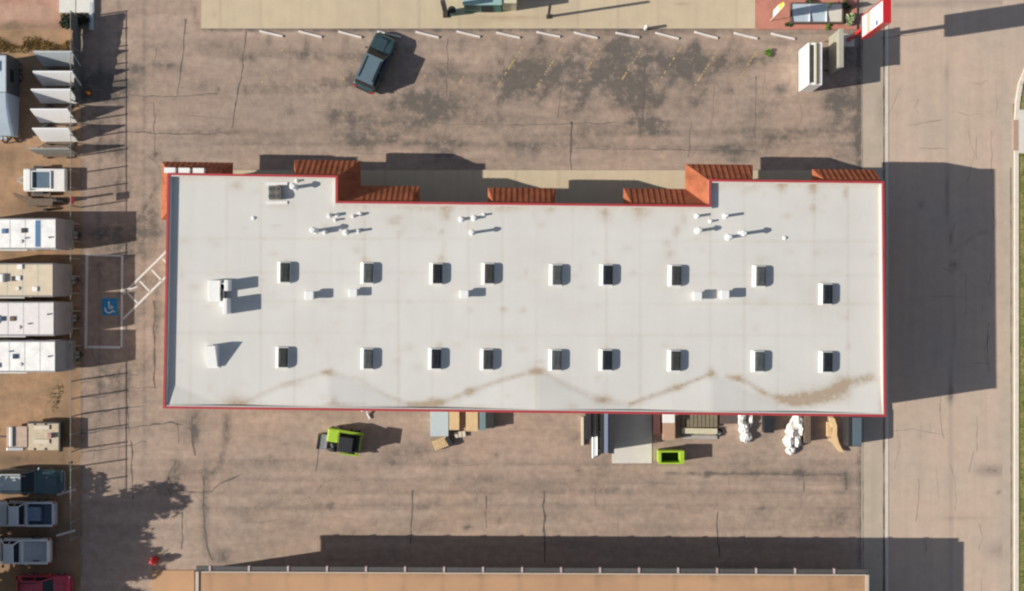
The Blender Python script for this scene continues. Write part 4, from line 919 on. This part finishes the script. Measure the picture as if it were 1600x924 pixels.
# pylon sign
u = T('pylon_sign', 'tall red framed pylon sign with white faces on a red pole', 'sign', gl(1324, 64))
m = MB(); m.box(-.14, .14, -.14, .14, 0, 4.6, .02); m.build('pole', redp, u)
m = MB(); m.box(-.5, .5, -.5, .5, 0, .25, .02); m.build('footing', M('stop_concrete', (.66, .62, .58)), u)
m = MB(); m.box(-.28, .28, -.9, -.80, 4.6, 9.8); m.box(-.28, .28, .80, .9, 4.6, 9.8); m.box(-.28, .28, -.799, .799, 9.62, 9.8); m.box(-.28, .28, -.799, .799, 4.6, 4.72); m.build('cabinet', redp, u)
for z0, z1, mt in ((4.75, 5.75, white), (5.85, 6.55, M('tan_panel', (.58, .40, .26), .6, .1, 3)), (6.65, 8.35, white), (8.45, 9.58, M('pale_panel', (.68, .68, .72), .5, .04, 3))):
    m = MB(); m.box(-.26, .26, -.79, .79, z0, z1, .01); fc = m.build('face_panel', mt, u)
m = MB(); m.box(-.275, -.262, -.7, -.35, 8.0, 8.4, .0); m.build('emblem', stripe, u)

# ------------------------------------------------------------------ yard south of the building
u = T('skid_steer', 'lime green compact loader with black cab and grey bucket south of the wall', 'loader', gl(536, 687), R(-8))
m = MB(); m.box(-1.15, -.15, -.15, .95, .45, 1.35, .12); m.build('hood', lime, u)
m = MB(); m.box(-.2, 1.45, -.80, .62, .4, 1.0, .06); m.build('chassis', blackm, u)
m = MB(); m.loft([[(-.1, -.75, 1.0), (1.15, -.75, 1.0), (1.15, .5, 1.0), (-.1, .5, 1.0)], [(.0, -.65, 2.0), (1.0, -.65, 2.0), (1.0, .42, 2.0), (.0, .42, 2.0)]]); m.build('cab', darkgl, u)
m = MB(); m.box(-.08, 1.1, -.72, .5, 2.002, 2.1, .04); m.build('cab_roof', M('cab_black', (.018, .019, .022), .5, .2, 4), u)
m = MB(); m.bar((-.3, .85, 1.3), (1.75, .75, .9), .2, .24); m.build('loader_arm', lime, u)
m = MB(); m.bar((-.1, -1.0, 1.0), (1.55, -1.02, .75), .12, .2); m.bar((1.3, -.95, .8), (1.35, -.55, .9), .12); m.build('loader_arm', lime, u)
m = MB(); m.loft([[(-2.05, y, .1), (-1.2, y, .08), (-1.15, y, .75), (-1.4, y, .4), (-1.8, y, .35), (-2.0, y, .5)] for y in (-1.0, .25)]); m.build('bucket', M('bucket_grey', (.16, .16, .17), .5, .2, 4, metal=.4), u)
m = MB(); m.bar((-.85, -.35, .6), (-.55, -.9, .62), .16); m.build('hydraulic_ram', chrome, u)
for x in (-.6, .95):
    for y in (-.85, .85): wheel(u, x, y, .42, .3)
m = MB(); m.box(1.46, 1.6, -.6, .5, .5, .95, .02); m.build('grille', lime, u)

def stack(name, label, cat, px0, px1, py0, py1, z, mat, slats=0, bev=.03, mat2=None, rot=0):
    w_, d = (px1 - px0) / S / 2, (py1 - py0) / S / 2
    root = T(name, label, cat, gl((px0 + px1) / 2, (py0 + py1) / 2), R(rot))
    m = MB()
    if slats:                               # pallet-like: boards on bearers
        n = slats
        for i in range(n): m.box(-w_ + 2 * w_ * (i + .08) / n, -w_ + 2 * w_ * (i + .92) / n, -d, d, z - .03, z, .0)
        m.build('deck_boards', mat, root)
        m = MB()
        for y in (-d, -.06, d - .12): m.box(-w_, w_, y, y + .12, 0, z - .032)
        m.build('bearer', mat2 or woodd, root)
    else:
        m.box(-w_, w_, -d, d, .06, z - .05, bev); m.build('body', mat, root)
        m = MB(); m.box(-w_ - .02, w_ + .02, -d - .02, d + .02, z - .048, z, min(bev, .02)); m.build('lid', mat2 or mat, root)
        m = MB(); m.box(-w_ * .9, -w_ * .7, -d * .9, d * .9, 0, .058); m.box(w_ * .7, w_ * .9, -d * .9, d * .9, 0, .058); m.build('skid', woodd, root)
    return root
stack('sheet_metal_crate', 'pale blue grey crate standing against the south wall', 'crate', 674, 701, 640, 680, .7, palemetal)
stack('wooden_crate', 'tan wooden crate beside the pale blue grey crate', 'crate', 703, 718, 640, 670, .8, ply)
stack('wooden_crate', 'wider tan wooden crate next to the slim teal cabinet', 'crate', 729, 747, 640, 672, .8, ply)
stack('metal_cabinet', 'slim grey teal cabinet beside the wider tan crate', 'cabinet', 750, 759, 640, 670, .9, M('teal_grey', (.17, .24, .26), .5, .1, 3))
stack('metal_cabinet', 'slim black cabinet at the east end of the crates', 'cabinet', 761, 772, 640, 667, .9, blackm)
stack('plank_pile', 'short pale plank pile in front of the two tan crates', 'planks', 710, 728, 674, 683, .25, M('pale_plank', (.62, .55, .44)), 3, rot=8)
stack('wooden_pallet', 'tan pallet lying askew below the pale blue grey crate', 'pallet', 677, 700, 684, 700, .45, ply, 7, rot=20)
m = MB(); m.box(-.32, .12, -.4, .4, 0, .5, .05); tag(m.build('shadow_block', black, None, gl(704, 688), R(30)), 'black block painted as the shadow beside the askew tan pallet', 'block')  # black block painted in where the pallet's shadow lies
# racks by the concrete pad
m = MB(); m.box(-.1, .1, -1.25, 1.1, 0, .3, .02); tag(m.build('timber_beam', M('pale_plank', (.62, .55, .44)), None, gl(910, 672)), 'pale timber beam lying north to south at the west of the rack', 'timber')
u = T('tool_chest', 'narrow black chest between the pale beam and the steel pipes', 'chest', gl(918, 661))
m = MB(); m.box(-.2, .2, -1.2, 1.3, .05, 1.0, .02); m.build('body', blackm, u); m = MB(); m.box(-.22, .22, -1.22, 1.32, 1.002, 1.06, .01); m.build('lid', blackm, u)
for i, (x, mt) in enumerate(((926.5, galv), (930, dwhite), (933, galv))):
    m = MB(); m.tube([(0, -1.75 + i * .1, .09), (0, 2.0, .09)], .085, 10); tag(m.build('steel_pipe', mt, None, gl(x, 682)), ['grey pipe lying next to the black chest', 'pale pipe lying between two grey pipes', 'grey pipe lying next to the tall rack'][i], 'pipe', 'pipes lying by the rack')
u = T('storage_rack', 'tall dark steel rack standing at the edge of the concrete pad', 'rack', gl(945, 672))
for x in (-.48, .48):
    for y in (-1.55, 0, 1.75):
        m = MB(); m.box(x - .05, x + .05, y - .05, y + .05, 0, 2.4); m.build('upright', blackm, u)
for z in (.25, 1.0, 1.75):
    m = MB(); m.box(-.45, .45, -1.6, 1.8, z, z + .06); sh = m.build('shelf', blackm, u)
    m = MB(); m.box(-.40, .38, -1.4, 1.6, z + .062, z + .55, .03); m.build('load', navy if z > 1 else woodd, sh)
m = MB(); m.box(-.55, -.28, -1.6, 1.8, 2.402, 2.45); m.box(.1, .55, -1.6, 1.8, 2.402, 2.45); m.build('top_sheet', M('rack_top', (.022, .024, .028), .7, .2, 4), u)
m = MB(); m.box(-.24, .06, -1.55, 1.75, 2.402, 2.50, .02); m.build('top_plank', M('blue_plank', (.22, .26, .36), .6, .1, 4), u)
m = MB(); m.box(.5, .56, .0, 1.8, .3, 2.3); m.box(.5, .56, -1.6, -.1, .3, 1.9); m.build('side_sheet', blackm, u)
stack('brown_cart', 'brown cart box with white lid half behind the wall edge', 'cart', 1034, 1052, 652, 686, .95, cardb, 0, .03, M('cart_tan', (.42, .27, .19), .8, .12, 4))
m = MB(); m.box(-.5, .5, -.3, .42, 0, .14, .03); tag(m.build('white_tote', white, None, (gx(1042), gy(653), .952)), 'white tote box resting on the brown cart', 'box')
stack('maroon_crate', 'dark maroon crate in the rack shadow by the concrete pad', 'crate', 1020, 1030, 640, 678, .6, M('maroon', (.10, .04, .035), .8, .2, 4))
# lime bin
u = T('open_bin', 'lime green open topped bin standing by the concrete pad', 'bin', gl(1045, 711))
m = MB()
for a in ((-1.0, 1.0, -.5, -.42), (-1.0, 1.0, .42, .5), (-1.0, -.80, -.419, .419), (.70, 1.0, -.419, .419)): m.box(*a, .1, 1.35, .015)
m.build('shell', lime, u)
m = MB(); m.box(-.799, .699, -.418, .418, .1, .3); m.build('floor', M('bin_inside', (.02, .04, .01), .9, .2, 4), u)
m = MB(); m.box(-1.06, -.8, -.54, .54, 1.352, 1.42, .02); m.box(.70, 1.06, -.54, .54, 1.352, 1.42, .02); m.box(-.8, .70, .40, .54, 1.352, 1.42, .02); m.box(-.8, .70, -.54, -.42, 1.352, 1.42, .02); m.build('rim', lime, u)
for x in (-.7, .7):
    for y in (-.4, .4):
        m = MB(); m.cyl(x, y, 0, .098, .08, 10); m.build('caster', black, u)
stack('wooden_pallet', 'weathered brown pallet against the wall east of the brown cart', 'pallet', 1064, 1120, 642, 667, .35, M('olive_board', (.20, .17, .12), .9, .2, 3), 9)
m = MB(); m.box(-1.45, 1.45, -.22, .24, 0, .45, .03); tag(m.build('cream_beam', M('cream_timber', (.56, .53, .38), .8, .1, 3), None, gl(1092, 673), R(-1)), 'long cream beam lying below the weathered brown pallet', 'timber')
m = MB(); m.box(-1.35, 1.4, -.16, .16, 0, .12, .02); tag(m.build('grey_board', M('grey_timber', (.36, .34, .31), .85, .12, 3), None, gl(1094, 683), R(-1)), 'grey board lying below the long cream beam', 'timber')
u = T('tyre', 'black tyre lying at the east end of the cream beam', 'tyre', gl(1123, 676)); m = MB(); 
m.loft([[(.33 * math.cos(a) * 1, .33 * math.sin(a), z) for a in [k * .4488 for k in range(14)]] for z in (0, .2)]); m.build('tread', black, u)
m = MB(); m.cyl(0, 0, .201, .215, .17, 12); m.build('rim', capgrey, u)
stack('dark_crate', 'dark brown crate between the pallet and the first white sacks', 'crate', 1124, 1150, 642, 661, .5, M('crate_dark', (.10, .075, .07), .85, .2, 4))
def sacks(label, spots):
    root = T('white_sacks', label, 'sacks', gl(spots[0][0], spots[0][1])); ox, oy = gx(spots[0][0]), gy(spots[0][1])
    for x, y, rx, ry_, z in spots:
        m = MB(); bmesh.ops.create_icosphere(m.bm, subdivisions=3, radius=1)
        for v in m.bm.verts:
            n = noise.noise(v.co * 1.6 + Vector((x, y, 0))) * .3 + noise.noise(v.co * 4.5 + Vector((y, x, 0))) * .22 + 1
            v.co = Vector((v.co.x * rx / S * n, v.co.y * ry_ / S * n, max(-.5, v.co.z * n) * z * .6)) + Vector((gx(x) - ox, gy(y) - oy, z * .3))
        m.build('sack', M('sack_white', (.72, .71, .68), .8, .18, 6), root, smooth=False)
sacks('slim pile of white sacks east of the long cream beam', [(1161, 668, 8, 10, .8), (1165, 682, 9, 9, .7), (1157, 652, 7, 12, .8), (1172, 655, 4, 12, .5)])
sacks('larger pile of white sacks near the southeast corner of the building', [(1236, 672, 9, 14, .9), (1245, 657, 9, 14, .9), (1244, 688, 6, 10, .8), (1231, 688, 8, 10, .8), (1234, 703, 7, 7, .6), (1249, 668, 5, 12, .9)])
stack('black_bin', 'black bin between the two piles of white sacks', 'bin', 1190, 1205, 644, 674, 1.0, M('bin_black', (.02, .022, .026), .5, .2, 4))
stack('sack_shadow', 'dark block painted as the shadow right beside the larger white sacks', 'locker', 1253, 1262, 642, 690, .9, woodd)  # dark block set on the sacks' shadow, shade put into its colour
u = T('timber_arch', 'curved tan plywood sheet leaning by the dark blue cabinet', 'plywood', gl(1300, 676))
m = MB(); pts = [(-.35, 1.3), (.1, 1.2), (.3, .6), (.3, -.2), (.45, -.8), (.85, -1.6), (.45, -1.5), (.0, -.9), (-.5, -.55), (-.1, -.35), (-.02, .4), (-.3, .9)]
m.prism(pts, .25, .40); m.build('sheet', M('bright_ply', (.70, .50, .28), .8, .1, 3), u)
m = MB(); m.box(-.5, -.1, -.3, .9, 0, .30, .03); m.build('support', ply, u)
m = MB(); m.box(.12, .24, -.6, .5, 0, .248); m.build('prop', woodd, u)
u = T('metal_cabinet', 'dark blue grey cabinet at the southeast corner of the building', 'cabinet', gl(1326, 668))
m = MB(); m.box(-.55, .55, -1.35, 1.5, .08, 1.72, .03); m.build('body', blackm, u)
m = MB(); m.box(-.2, .52, -1.3, 1.0, 1.722, 1.78, .02); m.build('top', M('cabinet_bluegrey', (.10, .14, .17), .5, .12, 4), u)
m = MB(); m.box(.552, .58, -1.2, 0, .2, 1.6); m.box(.552, .58, .05, 1.3, .2, 1.6); m.build('door', navy, u)
m = MB(); m.box(-.5, .5, -1.3, 1.4, 0, .078); m.build('plinth', black, u)
# hydrant
u = T('fire_hydrant', 'red fire hydrant with white band at the corner of the south building', 'hydrant', gl(244, 874))
m = MB(); m.cyl(0, 0, 0, .12, .26, 16, .24); m.cyl(0, 0, .12, .85, .19, 16, .18); m.build('barrel', redp, u)
m = MB(); m.tube([(0, 0, .85), (0, 0, .95), (0, 0, 1.08), (0, 0, 1.16)], [.26, .25, .16, .05], 16); m.build('bonnet', redp, u)
for a in (0, 90, 180, 270):
    d = Vector((math.cos(R(a + 30)), math.sin(R(a + 30)), 0)); m = MB(); m.tube([d * .15 + Vector((0, 0, .62)), d * .36 + Vector((0, 0, .62))], [.12, .12], 12); m.build('outlet_cap', white if a == 180 else redp, u)
for i, (x, y) in enumerate(((236, 869), (252, 889))):
    pass

# ------------------------------------------------------------------ camera, light
cam = bpy.data.cameras.new('camera'); co = bpy.data.objects.new('camera', cam); C.objects.link(co)
co.location = (0, 0, H); co.rotation_euler = (0, 0, 0)
cam.sensor_width = 36; cam.lens = 36 * H / (1600 / S); cam.clip_end = 3000
sc.camera = co
EL = math.atan(.5526); az = Vector((.989, .147))
d = Vector((az.x * math.cos(EL), az.y * math.cos(EL), -math.sin(EL)))
sun = bpy.data.lights.new('sun', 'SUN'); sun.energy = 4.6; sun.angle = R(.5); sun.color = (1, .93, .83)
so = bpy.data.objects.new('sun', sun); C.objects.link(so); so.rotation_euler = d.to_track_quat('-Z', 'Y').to_euler(); so.location = (-60, -10, 60)
wd = bpy.data.worlds.new('World'); sc.world = wd; wd.use_nodes = True
nt = wd.node_tree; sky = nt.nodes.new('ShaderNodeTexSky'); sky.sky_type = 'NISHITA'; sky.sun_disc = False
sky.sun_elevation = EL; sky.sun_rotation = math.atan2(-az.x, -az.y); sky.air_density = .9; sky.dust_density = 2.0; sky.ozone_density = .6; sky.altitude = 1600
hs = nt.nodes.new('ShaderNodeHueSaturation'); hs.inputs['Saturation'].default_value = .7; nt.links.new(sky.outputs[0], hs.inputs['Color']); nt.links.new(hs.outputs[0], nt.nodes['Background'].inputs[0]); nt.nodes['Background'].inputs[1].default_value = .087
vs = sc.view_settings; vs.view_transform = 'Standard'; vs.look = 'None'; vs.gamma = 1; vs.use_curve_mapping = False; vs.exposure = .41
sc.cycles.filter_width = 2.2
